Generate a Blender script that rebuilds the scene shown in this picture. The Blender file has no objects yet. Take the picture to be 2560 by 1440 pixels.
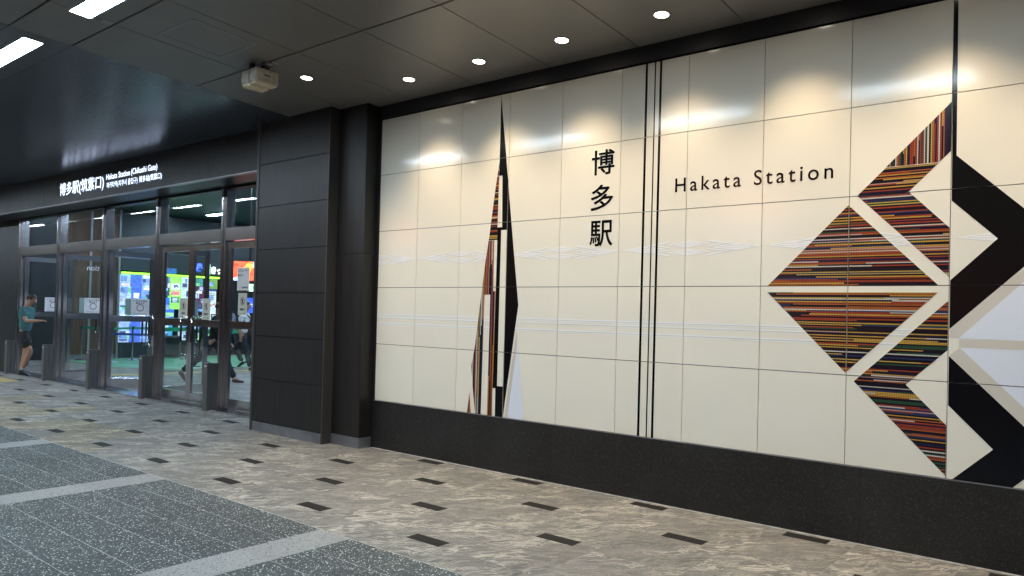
import bpy, bmesh, math, random
from mathutils import Matrix, Vector
from mathutils.geometry import tessellate_polygon

random.seed(7)
scene = bpy.context.scene
COL = scene.collection

# ------------------------------------------------------------------ camera
cam_d = bpy.data.cameras.new('camera')
cam = bpy.data.objects.new('camera', cam_d)
COL.objects.link(cam)
cam_d.sensor_fit = 'HORIZONTAL'
cam_d.sensor_width = 36.0
cam_d.lens = 36.0 * 1888.2 / 2560.0
cam_d.shift_y = 39.4 / 2560.0
cam_d.clip_start = 0.05
cam_d.clip_end = 2000.0
RX = Vector((0.77562356, 0.63068311, 0.02543433))
UP = Vector((-0.01095346, -0.02684054, 0.99957972))
FW = Vector((-0.63110071, 0.77557617, 0.01390999))
cm = Matrix((RX, UP, -FW)).transposed().to_4x4()
cm.translation = (6.64285, -5.71299, 1.55679)
cam.matrix_world = cm
scene.camera = cam

# ------------------------------------------------------------------ sky, sun, exposure (night, under a canopy)
world = bpy.data.worlds.new('World')
scene.world = world
world.use_nodes = True
wn = world.node_tree
bg = wn.nodes['Background']
skyt = wn.nodes.new('ShaderNodeTexSky')
skyt.sky_type = 'NISHITA'
skyt.sun_disc = False
skyt.sun_elevation = math.radians(1.0)
skyt.sun_rotation = math.radians(200)
wn.links.new(skyt.outputs[0], bg.inputs[0])
bg.inputs[1].default_value = 0.012
sun_d = bpy.data.lights.new('sun', 'SUN')
sun_d.energy = 0.01
sun_d.angle = math.radians(10)
sun_d.color = (1.0, 0.93, 0.85)
sun = bpy.data.objects.new('sun', sun_d)
COL.objects.link(sun)
sun.rotation_euler = (math.radians(89), 0, math.radians(-20))

vs = scene.view_settings
vs.view_transform = 'Standard'
vs.look = 'None'
vs.exposure = 0.58
vs.gamma = 1.0
vs.use_curve_mapping = False
scene.cycles.use_denoising = True
scene.cycles.max_bounces = 8
scene.cycles.transparent_max_bounces = 16
scene.cycles.sample_clamp_indirect = 6.0
scene.cycles.caustics_reflective = False
scene.cycles.caustics_refractive = False

# strengths of the place's own lamps
TUBE = 82.0
SPOT = 84.0
SIGN = 1.5
INSIDE = 40.0

# ------------------------------------------------------------------ materials
def new_mat(name):
    m = bpy.data.materials.new(name)
    m.use_nodes = True
    nt = m.node_tree
    return m, nt, nt.nodes['Principled BSDF']

def nd(nt, typ, **kw):
    n = nt.nodes.new(typ)
    for k, v in kw.items():
        if k.startswith('i_'):
            n.inputs[k[2:].replace('_', ' ')].default_value = v
        else:
            setattr(n, k, v)
    return n

def math_node(nt, op, a=None, b=None, c=None):
    n = nt.nodes.new('ShaderNodeMath')
    n.operation = op
    for i, v in enumerate((a, b, c)):
        if v is None:
            continue
        if isinstance(v, (int, float)):
            n.inputs[i].default_value = v
        else:
            nt.links.new(v, n.inputs[i])
    return n.outputs[0]

def mix_col(nt, fac, a, b, blend='MIX'):
    n = nt.nodes.new('ShaderNodeMix')
    n.data_type = 'RGBA'
    n.blend_type = blend
    for i, v in ((0, fac), (6, a), (7, b)):
        if isinstance(v, (int, float)):
            n.inputs[i].default_value = v
        elif isinstance(v, tuple):
            n.inputs[i].default_value = v if len(v) == 4 else v + (1,)
        else:
            nt.links.new(v, n.inputs[i])
    return n.outputs[2]

def ramp(nt, fac, stops, interp='LINEAR'):
    n = nt.nodes.new('ShaderNodeValToRGB')
    n.color_ramp.interpolation = interp
    el = n.color_ramp.elements
    while len(el) < len(stops):
        el.new(0.5)
    for e, (p, c) in zip(el, stops):
        e.position = p
        e.color = c if len(c) == 4 else tuple(c) + (1,)
    nt.links.new(fac, n.inputs[0])
    return n.outputs[0]

def pos(nt):
    g = nt.nodes.new('ShaderNodeNewGeometry')
    return g.outputs['Position']

def noise(nt, vec, scale, detail=3.0, rough=0.5, dist=0.0):
    n = nd(nt, 'ShaderNodeTexNoise')
    n.inputs['Scale'].default_value = scale
    n.inputs['Detail'].default_value = detail
    n.inputs['Roughness'].default_value = rough
    n.inputs['Distortion'].default_value = dist
    nt.links.new(vec, n.inputs['Vector'])
    return n.outputs['Fac']

def scaled(nt, vec, s, rot=(0, 0, 0)):
    m = nt.nodes.new('ShaderNodeMapping')
    m.inputs['Scale'].default_value = s
    m.inputs['Rotation'].default_value = rot
    nt.links.new(vec, m.inputs['Vector'])
    return m.outputs[0]

def bump(nt, bsdf, h, strength, dist=0.01):
    b = nt.nodes.new('ShaderNodeBump')
    b.inputs['Strength'].default_value = strength
    b.inputs['Distance'].default_value = dist
    nt.links.new(h, b.inputs['Height'])
    nt.links.new(b.outputs[0], bsdf.inputs['Normal'])

def M(name, col, rough=0.5, metal=0.0, var=0.12, scale=6.0, stretch=(1, 1, 1), bstr=0.0, bscale=120.0,
      coat=0.0, rvar=0.08, spec=None, emit=None, estr=0.0):
    m, nt, b = new_mat(name)
    p = pos(nt)
    n1 = noise(nt, scaled(nt, p, stretch), scale, 4)
    dark = tuple(c * (1 - var) for c in col)
    lite = tuple(min(1, c * (1 + var)) for c in col)
    nt.links.new(ramp(nt, n1, [(0.3, dark), (0.7, lite)]), b.inputs['Base Color'])
    r = nt.nodes.new('ShaderNodeMapRange')
    r.inputs['To Min'].default_value = max(0.02, rough - rvar)
    r.inputs['To Max'].default_value = min(1, rough + rvar)
    nt.links.new(noise(nt, scaled(nt, p, stretch), scale * 2.3, 3), r.inputs[0])
    nt.links.new(r.outputs[0], b.inputs['Roughness'])
    b.inputs['Metallic'].default_value = metal
    if coat:
        b.inputs['Coat Weight'].default_value = coat
        b.inputs['Coat Roughness'].default_value = 0.08
    if spec is not None:
        b.inputs['Specular IOR Level'].default_value = spec
    if bstr:
        bump(nt, b, noise(nt, p, bscale, 2), bstr, 0.002)
    if emit:
        b.inputs['Emission Color'].default_value = emit + (1,)
        b.inputs['Emission Strength'].default_value = estr
    return m

def glow(name, col, s):
    m, nt, b = new_mat(name)
    p = pos(nt)
    n1 = noise(nt, p, 8.0, 2)
    b.inputs['Base Color'].default_value = tuple(0.8 * c for c in col) + (1,)
    nt.links.new(ramp(nt, n1, [(0.2, tuple(c * 0.94 for c in col)), (0.8, col)]), b.inputs['Emission Color'])
    b.inputs['Emission Strength'].default_value = s
    b.inputs['Roughness'].default_value = 0.4
    return m

def glass_mat(name, tint=(0.93, 0.97, 0.96)):
    m = bpy.data.materials.new(name)
    m.use_nodes = True
    nt = m.node_tree
    nt.nodes.clear()
    out = nt.nodes.new('ShaderNodeOutputMaterial')
    tr = nt.nodes.new('ShaderNodeBsdfTransparent')
    tr.inputs[0].default_value = tint + (1,)
    gl = nt.nodes.new('ShaderNodeBsdfGlossy')
    gl.inputs['Roughness'].default_value = 0.015
    p = pos(nt)
    lw = nt.nodes.new('ShaderNodeLayerWeight')
    lw.inputs[0].default_value = 0.5
    sch = math_node(nt, 'MULTIPLY_ADD', math_node(nt, 'POWER', lw.outputs['Facing'], 5.0), 0.92, 0.04)
    sm = noise(nt, p, 1.2, 2)
    k = math_node(nt, 'MULTIPLY', sch, math_node(nt, 'MULTIPLY_ADD', sm, 0.15, 0.95))
    mx = nt.nodes.new('ShaderNodeMixShader')
    nt.links.new(k, mx.inputs[0])
    nt.links.new(tr.outputs[0], mx.inputs[1])
    nt.links.new(gl.outputs[0], mx.inputs[2])
    nt.links.new(mx.outputs[0], out.inputs[0])
    return m

def marble_mat(name='grey_veined_stone', tint=(1, 1, 1)):
    m, nt, b = new_mat(name)
    oi = nt.nodes.new('ShaderNodeObjectInfo')
    sh = nt.nodes.new('ShaderNodeVectorMath')
    sh.operation = 'MULTIPLY_ADD'
    comb = nt.nodes.new('ShaderNodeCombineXYZ')
    for i in range(3):
        nt.links.new(math_node(nt, 'MULTIPLY', oi.outputs['Random'], 7.3 + 3.1 * i), comb.inputs[i])
    nt.links.new(comb.outputs[0], sh.inputs[0])
    sh.inputs[1].default_value = (1, 1, 1)
    nt.links.new(pos(nt), sh.inputs[2])
    v = sh.outputs[0]
    warp = nt.nodes.new('ShaderNodeTexNoise')
    warp.inputs['Scale'].default_value = 3.2
    warp.inputs['Detail'].default_value = 3
    nt.links.new(v, warp.inputs['Vector'])
    add = nt.nodes.new('ShaderNodeVectorMath')
    add.operation = 'MULTIPLY_ADD'
    nt.links.new(warp.outputs['Color'], add.inputs[0])
    add.inputs[1].default_value = (0.30, 0.30, 0.30)
    nt.links.new(v, add.inputs[2])
    turn = scaled(nt, add.outputs[0], (1, 1, 1), (0, 0, math.radians(-44)))
    st = scaled(nt, turn, (1.5, 7.0, 1))
    a = noise(nt, st, 2.8, 8, 0.66, 0.4)
    vein = math_node(nt, 'ABSOLUTE', math_node(nt, 'SUBTRACT', a, 0.5))
    vm = ramp(nt, vein, [(0.0, (1, 1, 1)), (0.018, (0.5, 0.5, 0.5)), (0.06, (0, 0, 0))])
    a2 = noise(nt, scaled(nt, turn, (1.2, 4.0, 1)), 2.4, 7, 0.64, 0.5)
    base = ramp(nt, a2, [(0.25, (0.085, 0.081, 0.077)), (0.5, (0.135, 0.128, 0.118)), (0.75, (0.20, 0.188, 0.17))])
    a3 = noise(nt, scaled(nt, turn, (1.5, 3.5, 1)), 1.1, 2)
    wm = ramp(nt, a3, [(0.42, (0.25, 0.25, 0.25)), (0.62, (1, 1, 1))])
    c1 = mix_col(nt, math_node(nt, 'MULTIPLY', math_node(nt, 'MULTIPLY', vm, wm), 1.0), base, (0.50, 0.455, 0.385))
    gr = noise(nt, v, 130.0, 3, 0.75)
    c2 = mix_col(nt, 0.7, c1, ramp(nt, gr, [(0.3, (0.25, 0.25, 0.25)), (0.7, (0.8, 0.8, 0.8))]), 'OVERLAY')
    tone = math_node(nt, 'MULTIPLY_ADD', oi.outputs['Random'], 0.16, 0.92)
    hsv = nt.nodes.new('ShaderNodeHueSaturation')
    nt.links.new(tone, hsv.inputs['Value'])
    nt.links.new(mix_col(nt, 1.0, c2, tint, 'MULTIPLY'), hsv.inputs['Color'])
    nt.links.new(hsv.outputs[0], b.inputs['Base Color'])
    rr = nt.nodes.new('ShaderNodeMapRange')
    rr.inputs['To Min'].default_value = 0.60
    rr.inputs['To Max'].default_value = 0.85
    b.inputs['Specular IOR Level'].default_value = 0.3
    nt.links.new(noise(nt, v, 5, 3), rr.inputs[0])
    nt.links.new(rr.outputs[0], b.inputs['Roughness'])
    bump(nt, b, gr, 0.15, 0.002)
    return m

def terrazzo_mat(name, base, chip_a, chip_b, share, scale, spots=None):
    m, nt, b = new_mat(name)
    p = pos(nt)
    oi = nt.nodes.new('ShaderNodeObjectInfo')
    vo = nt.nodes.new('ShaderNodeTexVoronoi')
    vo.inputs['Scale'].default_value = scale
    vo.inputs['Randomness'].default_value = 1.0
    nt.links.new(p, vo.inputs['Vector'])
    sep = nt.nodes.new('ShaderNodeSeparateColor')
    nt.links.new(vo.outputs['Color'], sep.inputs[0])
    inside = math_node(nt, 'LESS_THAN', vo.outputs['Distance'], math_node(nt, 'MULTIPLY_ADD', sep.outputs[1], 0.30, 0.22))
    pick = math_node(nt, 'LESS_THAN', sep.outputs[0], share)
    mask = math_node(nt, 'MULTIPLY', inside, pick)
    chip = mix_col(nt, sep.outputs[2], chip_a, chip_b)
    vo2 = nt.nodes.new('ShaderNodeTexVoronoi')
    vo2.inputs['Scale'].default_value = scale * 2.1
    nt.links.new(p, vo2.inputs['Vector'])
    sep2 = nt.nodes.new('ShaderNodeSeparateColor')
    nt.links.new(vo2.outputs['Color'], sep2.inputs[0])
    bs = mix_col(nt, math_node(nt, 'MULTIPLY', sep2.outputs[0], 0.75), base, tuple(0.5 * (x + y) for x, y in zip(base, chip_b)))
    big = noise(nt, p, 2.0, 4)
    bs = mix_col(nt, math_node(nt, 'MULTIPLY', big, 0.35), bs, tuple(0.6 * x for x in base))
    c = mix_col(nt, mask, bs, chip)
    tone = math_node(nt, 'MULTIPLY_ADD', oi.outputs['Random'], 0.22, 0.89)
    hsv = nt.nodes.new('ShaderNodeHueSaturation')
    nt.links.new(tone, hsv.inputs['Value'])
    nt.links.new(c, hsv.inputs['Color'])
    nt.links.new(hsv.outputs[0], b.inputs['Base Color'])
    rr = nt.nodes.new('ShaderNodeMapRange')
    rr.inputs['To Min'].default_value = 0.60
    rr.inputs['To Max'].default_value = 0.85
    b.inputs['Specular IOR Level'].default_value = 0.3
    nt.links.new(big, rr.inputs[0])
    nt.links.new(rr.outputs[0], b.inputs['Roughness'])
    return m

def weave_mat(name, vertical=False):
    """Printed textile of thin beaded stripes in many colours."""
    m, nt, b = new_mat(name)
    sep = nt.nodes.new('ShaderNodeSeparateXYZ')
    nt.links.new(pos(nt), sep.inputs[0])
    along, across = (sep.outputs[2], sep.outputs[0]) if vertical else (sep.outputs[0], sep.outputs[2])
    wob = nt.nodes.new('ShaderNodeTexNoise')
    wob.noise_dimensions = '1D'
    wob.inputs['Scale'].default_value = 22.0
    nt.links.new(across, wob.inputs['W'])
    acr = math_node(nt, 'ADD', across, math_node(nt, 'MULTIPLY', wob.outputs[0], 0.014))
    row = math_node(nt, 'FLOOR', math_node(nt, 'DIVIDE', acr, 0.0094))
    w1 = nt.nodes.new('ShaderNodeTexWhiteNoise')
    w1.noise_dimensions = '1D'
    nt.links.new(row, w1.inputs['W'])
    seg = math_node(nt, 'FLOOR', math_node(nt, 'ADD', math_node(nt, 'MULTIPLY', along, 0.9), math_node(nt, 'MULTIPLY', w1.outputs[0], 9.0)))
    w2 = nt.nodes.new('ShaderNodeTexWhiteNoise')
    w2.noise_dimensions = '2D'
    cb = nt.nodes.new('ShaderNodeCombineXYZ')
    nt.links.new(row, cb.inputs[0])
    nt.links.new(seg, cb.inputs[1])
    nt.links.new(cb.outputs[0], w2.inputs['Vector'])
    pal = [(0.0, (0.014, 0.010, 0.016)), (0.20, (0.34, 0.055, 0.022)), (0.40, (0.02, 0.016, 0.05)), (0.47, (0.58, 0.35, 0.06)),
           (0.60, (0.03, 0.085, 0.045)), (0.66, (0.014, 0.010, 0.016)), (0.73, (0.62, 0.58, 0.53)), (0.80, (0.42, 0.12, 0.03)),
           (0.90, (0.025, 0.045, 0.14)), (0.94, (0.52, 0.30, 0.26)), (0.965, (0.55, 0.40, 0.09))]
    c1 = ramp(nt, w2.outputs[0], pal, 'CONSTANT')
    fr = math_node(nt, 'FRACT', math_node(nt, 'DIVIDE', acr, 0.0094))
    gap = math_node(nt, 'GREATER_THAN', fr, 0.74)
    bead = math_node(nt, 'GREATER_THAN', math_node(nt, 'FRACT', math_node(nt, 'DIVIDE', along, 0.011)), 0.78)
    dark = math_node(nt, 'MAXIMUM', math_node(nt, 'MULTIPLY', gap, 0.85), math_node(nt, 'MULTIPLY', bead, 0.75))
    nt.links.new(mix_col(nt, dark, c1, (0.012, 0.010, 0.018)), b.inputs['Base Color'])
    b.inputs['Roughness'].default_value = 0.17
    b.inputs['Specular IOR Level'].default_value = 0.3
    return m

def enamel_mat(name, col, rough=0.13):
    m, nt, b = new_mat(name)
    p = pos(nt)
    n1 = noise(nt, p, 1.5, 3)
    oi = nt.nodes.new('ShaderNodeObjectInfo')
    c = ramp(nt, n1, [(0.3, tuple(x * 0.975 for x in col)), (0.7, col)])
    hsv = nt.nodes.new('ShaderNodeHueSaturation')
    nt.links.new(math_node(nt, 'MULTIPLY_ADD', oi.outputs['Random'], 0.035, 0.965), hsv.inputs['Value'])
    nt.links.new(c, hsv.inputs['Color'])
    nt.links.new(hsv.outputs[0], b.inputs['Base Color'])
    b.inputs['Roughness'].default_value = rough
    b.inputs['Specular IOR Level'].default_value = 0.30
    bm_ = math_node(nt, 'ADD', math_node(nt, 'ADD', noise(nt, p, 90.0, 2), math_node(nt, 'MULTIPLY', noise(nt, p, 14.0, 2), 1.4)), math_node(nt, 'MULTIPLY', noise(nt, p, 2.5, 1), 2.0))
    bump(nt, b, bm_, 0.012, 0.004)
    return m

def granite_mat():
    m, nt, b = new_mat('black_granite')
    p = pos(nt)
    a = noise(nt, p, 110.0, 3, 0.75)
    c = ramp(nt, a, [(0.35, (0.003, 0.003, 0.0035)), (0.55, (0.008, 0.0085, 0.009)), (0.66, (0.045, 0.047, 0.048)), (0.76, (0.15, 0.15, 0.145))])
    big = noise(nt, p, 1.6, 4)
    dust = ramp(nt, big, [(0.4, (0, 0, 0)), (0.75, (0.15, 0.15, 0.15))])
    nt.links.new(mix_col(nt, dust, c, (0.05, 0.05, 0.048)), b.inputs['Base Color'])
    r = nt.nodes.new('ShaderNodeMapRange')
    r.inputs['To Min'].default_value = 0.32
    r.inputs['To Max'].default_value = 0.6
    nt.links.new(big, r.inputs[0])
    nt.links.new(r.outputs[0], b.inputs['Roughness'])
    bump(nt, b, a, 0.2, 0.002)
    return m

def wood_mat():
    m, nt, b = new_mat('brown_wood_veneer')
    p = pos(nt)
    a = noise(nt, scaled(nt, p, (6, 6, 0.35)), 4.0, 5, 0.6, 0.4)
    nt.links.new(ramp(nt, a, [(0.3, (0.055, 0.026, 0.013)), (0.55, (0.10, 0.05, 0.025)), (0.75, (0.15, 0.08, 0.042))]), b.inputs['Base Color'])
    b.inputs['Roughness'].default_value = 0.4
    return m

MARBLE = marble_mat()
MARBLEY = marble_mat('ochre_stained_stone', (1.10, 1.0, 0.82))
TERR = terrazzo_mat('dark_terrazzo', (0.030, 0.036, 0.037), (0.75, 0.75, 0.70), (0.22, 0.24, 0.235), 0.34, 92.0)
TERRL = terrazzo_mat('light_terrazzo', (0.34, 0.335, 0.325), (0.03, 0.03, 0.033), (0.14, 0.14, 0.14), 0.42, 92.0)
INSET = M('charcoal_stone', (0.018, 0.0165, 0.0155), 0.8, var=0.25, scale=60, spec=0.15)
JOINT = M('dusty_grout', (0.46, 0.46, 0.44), 0.9, var=0.3, scale=12)
JOINT2 = M('grey_grout', (0.24, 0.23, 0.215), 0.9, var=0.4, scale=9)
ENAMEL = enamel_mat('cream_enamel', (0.83, 0.785, 0.675), 0.115)
ENBLK = enamel_mat('black_enamel', (0.006, 0.006, 0.008))
ENWHT = enamel_mat('white_enamel', (0.88, 0.87, 0.85))
ENPALE = enamel_mat('pale_lilac_enamel', (0.74, 0.77, 0.86))
ENBEIGE = enamel_mat('beige_enamel', (0.64, 0.59, 0.52))
ENGREY = enamel_mat('grey_dash_and_shade', (0.60, 0.59, 0.58))
WEAVE_H = weave_mat('woven_stripe_print')
WEAVE_V = weave_mat('woven_stripe_print_upright', True)
GRANITE = granite_mat()
BACK = M('black_joint_backing', (0.008, 0.008, 0.008), 0.8)
CLAD = M('charcoal_metal_cladding', (0.016, 0.0145, 0.0145), 0.42, var=0.28, scale=2.2, stretch=(9, 9, 0.6), rvar=0.14, spec=0.38, bstr=0.06, bscale=4.0)
CLADS = M('dark_bronze_side_cladding', (0.045, 0.041, 0.040), 0.42, var=0.12, scale=3, stretch=(10, 10, 0.5), rvar=0.06)
KICK = M('dull_steel_skirting', (0.26, 0.27, 0.30), 0.38, metal=0.7, var=0.2, scale=4)
BAND = M('black_painted_metal', (0.008, 0.009, 0.013), 0.5)
STEEL = M('brushed_stainless', (0.56, 0.52, 0.53), 0.20, metal=1.0, var=0.04, scale=3, stretch=(16, 16, 0.3), rvar=0.03)
STEELH = M('brushed_stainless_rail', (0.66, 0.65, 0.67), 0.19, metal=1.0, var=0.04, scale=3, stretch=(0.3, 16, 16), rvar=0.03)
CHROME = M('polished_handle', (0.75, 0.75, 0.76), 0.1, metal=1.0, var=0.03)
POSTM = M('grey_brown_steel', (0.24, 0.23, 0.23), 0.36, metal=0.85, var=0.12, scale=3, stretch=(10, 10, 0.5))
BLACKP = M('black_rubber', (0.012, 0.012, 0.013), 0.55)
CEIL = M('grey_ceiling_metal', (0.22, 0.21, 0.20), 0.36, metal=0.15, var=0.06, scale=1.2, rvar=0.05, bstr=0.05, bscale=300)
CEILD = M('dark_ceiling_slat', (0.15, 0.17, 0.21), 0.22, metal=0.7, var=0.10, scale=1.0, rvar=0.03)
HATCH = M('light_aluminium_trim', (0.34, 0.34, 0.35), 0.4, metal=0.6)
GLASS = glass_mat('clear_door_glass')
TUBEM = glow('lit_diffuser', (0.72, 0.88, 1.0), TUBE)
LENS = glow('lit_downlight_lens', (1.0, 0.90, 0.74), 14.0)
SIGNM = glow('backlit_lettering', (0.72, 0.82, 1.0), SIGN)
INL = glow('lit_indoor_diffuser', (0.60, 0.76, 1.0), INSIDE * 2.2)
BEIGE = M('yellowed_beige_plastic', (0.40, 0.36, 0.29), 0.5, var=0.2, scale=18, bstr=0.1)
BEIGE2 = M('cream_plastic_cover', (0.58, 0.52, 0.36), 0.45, var=0.12, scale=18)
PAPER = M('white_paper', (0.78, 0.79, 0.80), 0.6, var=0.04)
PAPERY = M('ivory_laminate', (0.62, 0.64, 0.55), 0.45, var=0.05)
INK = M('black_ink', (0.012, 0.012, 0.014), 0.5)
REDINK = M('dark_red_ink', (0.22, 0.03, 0.06), 0.5)
INFLOOR = MARBLE
WOOD = wood_mat()
DARKW = M('dark_indoor_wall', (0.008, 0.010, 0.013), 0.45, var=0.2)
INWALL = M('blue_grey_indoor_panel', (0.03, 0.05, 0.07), 0.45, var=0.1)
GREENF = M('green_floor_sheet', (0.09, 0.34, 0.15), 0.4, var=0.12, scale=3)
WHITEF = M('white_floor_tape', (0.62, 0.70, 0.64), 0.5, var=0.08)
YELLOW = M('yellow_tactile_block', (0.42, 0.30, 0.10), 0.6, var=0.2, scale=20)
YELLOWT = M('worn_ochre_strip', (0.30, 0.23, 0.11), 0.6, var=0.25, scale=20)
ASPH = M('dark_asphalt', (0.05, 0.05, 0.052), 0.85, var=0.3, scale=40, bstr=0.3)

# ------------------------------------------------------------------ builders
LOC = {}

def tag(o, label=None, cat=None, group=None, kind=None):
    if label:
        o['label'] = label
    if cat:
        o['category'] = cat
    if group:
        o['group'] = group
    if kind:
        o['kind'] = kind
    return o

def root(name, label=None, cat=None, loc=(0, 0, 0), group=None, kind=None, mat=None):
    o = bpy.data.objects.new(name, None)
    o.empty_display_size = 0.1
    COL.objects.link(o)
    o.matrix_world = (mat if mat else Matrix.Identity(4)) @ Matrix.Translation(loc)
    LOC[o.name] = Vector(loc)
    return tag(o, label, cat, group, kind)

class MB:
    def __init__(self):
        self.v, self.f, self.mi, self.m = [], [], [], []
    def _m(self, mat):
        if mat not in self.m:
            self.m.append(mat)
        return self.m.index(mat)
    def faces(self, vs, fs, mat):
        o = len(self.v)
        self.v += [tuple(p) for p in vs]
        k = self._m(mat)
        for f in fs:
            self.f.append(tuple(i + o for i in f))
            self.mi.append(k)
        return self
    def box(self, x0, x1, y0, y1, z0, z1, mat):
        vs = [(x, y, z) for z in (z0, z1) for y in (y0, y1) for x in (x0, x1)]
        return self.faces(vs, [(0, 2, 3, 1), (4, 5, 7, 6), (0, 1, 5, 4), (2, 6, 7, 3), (0, 4, 6, 2), (1, 3, 7, 5)], mat)
    def tube(self, pts, r, mat, n=10, cap=True):
        pts = [Vector(p) for p in pts]
        rs = r if isinstance(r, (list, tuple)) else [r] * len(pts)
        vs, fs = [], []
        for i, p in enumerate(pts):
            t = (pts[min(i + 1, len(pts) - 1)] - pts[max(i - 1, 0)]).normalized()
            a = Vector((0, 0, 1)) if abs(t.z) < 0.9 else Vector((1, 0, 0))
            u = t.cross(a).normalized()
            w = t.cross(u)
            for k in range(n):
                an = 2 * math.pi * k / n
                vs.append(p + rs[i] * (math.cos(an) * u + math.sin(an) * w))
        for i in range(len(pts) - 1):
            for k in range(n):
                a, b = i * n + k, i * n + (k + 1) % n
                fs.append((a, a + n, b + n, b))
        if cap:
            fs.append(tuple(range(n)))
            fs.append(tuple(reversed(range((len(pts) - 1) * n, len(pts) * n))))
        return self.faces(vs, fs, mat)
    def ring(self, c, r0, r1, n, mat, axis='y', squash=1.0):
        vs, fs = [], []
        for k in range(n):
            a = 2 * math.pi * k / n
            for r in (r0, r1):
                u, w = r * math.cos(a), r * math.sin(a) * squash
                vs.append((c[0] + u, c[1], c[2] + w) if axis == 'y' else ((c[0], c[1] + u, c[2] + w) if axis == 'x' else (c[0] + u, c[1] + w, c[2])))
        for k in range(n):
            a, b = 2 * k, 2 * ((k + 1) % n)
            fs.append((a, a + 1, b + 1, b))
        return self.faces(vs, fs, mat)
    def build(self, name, parent=None, smooth=False, bevel=0.0, mat=None):
        me = bpy.data.meshes.new(name)
        off = LOC[parent.name] if parent is not None and parent.name in LOC else Vector((0, 0, 0))
        me.from_pydata([(x - off.x, y - off.y, z - off.z) for x, y, z in self.v], [], self.f)
        for m in self.m:
            me.materials.append(m)
        me.polygons.foreach_set('material_index', self.mi)
        if smooth:
            me.polygons.foreach_set('use_smooth', [True] * len(me.polygons))
        bm = bmesh.new()
        bm.from_mesh(me)
        if bevel:
            bmesh.ops.bevel(bm, geom=bm.edges[:], offset=bevel, segments=1, affect='EDGES', profile=0.5)
        bmesh.ops.recalc_face_normals(bm, faces=bm.faces[:])
        bm.to_mesh(me)
        bm.free()
        o = bpy.data.objects.new(name, me)
        COL.objects.link(o)
        if parent is not None:
            o.parent = parent
            LOC[o.name] = off
        elif mat is not None:
            o.matrix_world = mat
        return o

def sheet(name, polys, y, mat, parent, loc_axis='y'):
    """Flat print: polygons of (x, z) lying on the plane y."""
    vs, fs = [], []
    for po in polys:
        o = len(vs)
        vs += [(a, y - 0.00002 * (len(fs) % 16), b) for a, b in po]
        for t in tessellate_polygon([[Vector((a, b, 0)) for a, b in po]]):
            fs.append(tuple(o + i for i in t))
    mb = MB()
    mb.faces(vs, fs, mat)
    o = mb.build(name, parent)
    bm = bmesh.new()
    bm.from_mesh(o.data)
    for f in bm.faces:
        if f.normal.y > 0:
            f.normal_flip()
    bm.to_mesh(o.data)
    bm.free()
    return o

def piece(name, mesh, parent, loc):
    o = bpy.data.objects.new(name, mesh)
    COL.objects.link(o)
    o.parent = parent
    o.location = loc
    return o

def box_mesh(name, sx, sy, sz, mat, bevel=0.0):
    me = bpy.data.meshes.new(name)
    bm = bmesh.new()
    bmesh.ops.create_cube(bm, size=1.0)
    bmesh.ops.scale(bm, vec=(sx, sy, sz), verts=bm.verts[:])
    if bevel:
        bmesh.ops.bevel(bm, geom=bm.edges[:], offset=bevel, segments=1, affect='EDGES', profile=0.5)
    bm.to_mesh(me)
    bm.free()
    me.materials.append(mat)
    return me

def text_polys(body, bold=0.0, spacing=1.0):
    c = bpy.data.curves.new('lettering', 'FONT')
    c.body = body
    c.offset = bold
    c.space_character = spacing
    c.resolution_u = 4
    o = bpy.data.objects.new('lettering', c)
    COL.objects.link(o)
    dg = bpy.context.evaluated_depsgraph_get()
    me = bpy.data.meshes.new_from_object(o.evaluated_get(dg))
    vs = [(v.co.x, v.co.y) for v in me.vertices]
    fs = [tuple(p.vertices) for p in me.polygons]
    COL.objects.unlink(o)
    bpy.data.objects.remove(o)
    bpy.data.curves.remove(c)
    bpy.data.meshes.remove(me)
    return vs, fs

def put_text(mb, body, u0, u1, z0, z1, place, mat, bold=0.0, spacing=1.0, mirror=False):
    """Fit the lettering into u0..u1, z0..z1; place(u, z) gives the point on the carrier."""
    vs, fs = text_polys(body, 0.0, spacing)
    if not vs:
        return
    xa, xb = min(v[0] for v in vs), max(v[0] for v in vs)
    ya, yb = min(v[1] for v in vs), max(v[1] for v in vs)
    ku, kz = abs(u1 - u0) / max(1e-6, xb - xa), abs(z1 - z0) / max(1e-6, yb - ya)
    shifts = [(0, 0)] if bold <= 0 else [(0, 0), (bold, 0), (-bold, 0), (0, bold), (0, -bold), (bold * .7, bold * .7), (-bold * .7, bold * .7), (bold * .7, -bold * .7), (-bold * .7, -bold * .7)]
    nx = (Vector(place(1, 0)) - Vector(place(0, 0))).cross(Vector(place(0, 1)) - Vector(place(0, 0)))
    nx.normalize()
    for j, (dx, dy) in enumerate(shifts):
        out = []
        for x, y in vs:
            s = (x - xa) / max(1e-6, xb - xa)
            if mirror:
                s = 1 - s
            q = Vector(place(u0 + s * (u1 - u0) + dx * ku, z0 + (y - ya) / max(1e-6, yb - ya) * (z1 - z0) + dy * kz))
            out.append(tuple(q + nx * 0.00008 * j))
        mb.faces(out, fs, mat)

# ------------------------------------------------------------------ measures of the place
CS, ZC = 0.060717, 3.8965            # the canopy ceiling rises away from the wall
def zc(y):
    return ZC - CS * y
PW = 0.6365                           # mural panel width
ROWS = [0.5433, 1.1822, 1.8222, 2.4622, 3.1022, 3.7397]
FA = 0.014
FAC = Matrix.Translation((-2.0, 0, 0)) @ Matrix.Rotation(FA, 4, 'Z') @ Matrix.Translation((2.0, 0, 0))

# ================================================================== THE SETTING
g = MB()
g.box(-300, 300, -300, 300, -0.30, -0.06, ASPH)
tag(g.build('ground'), kind='structure')

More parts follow.
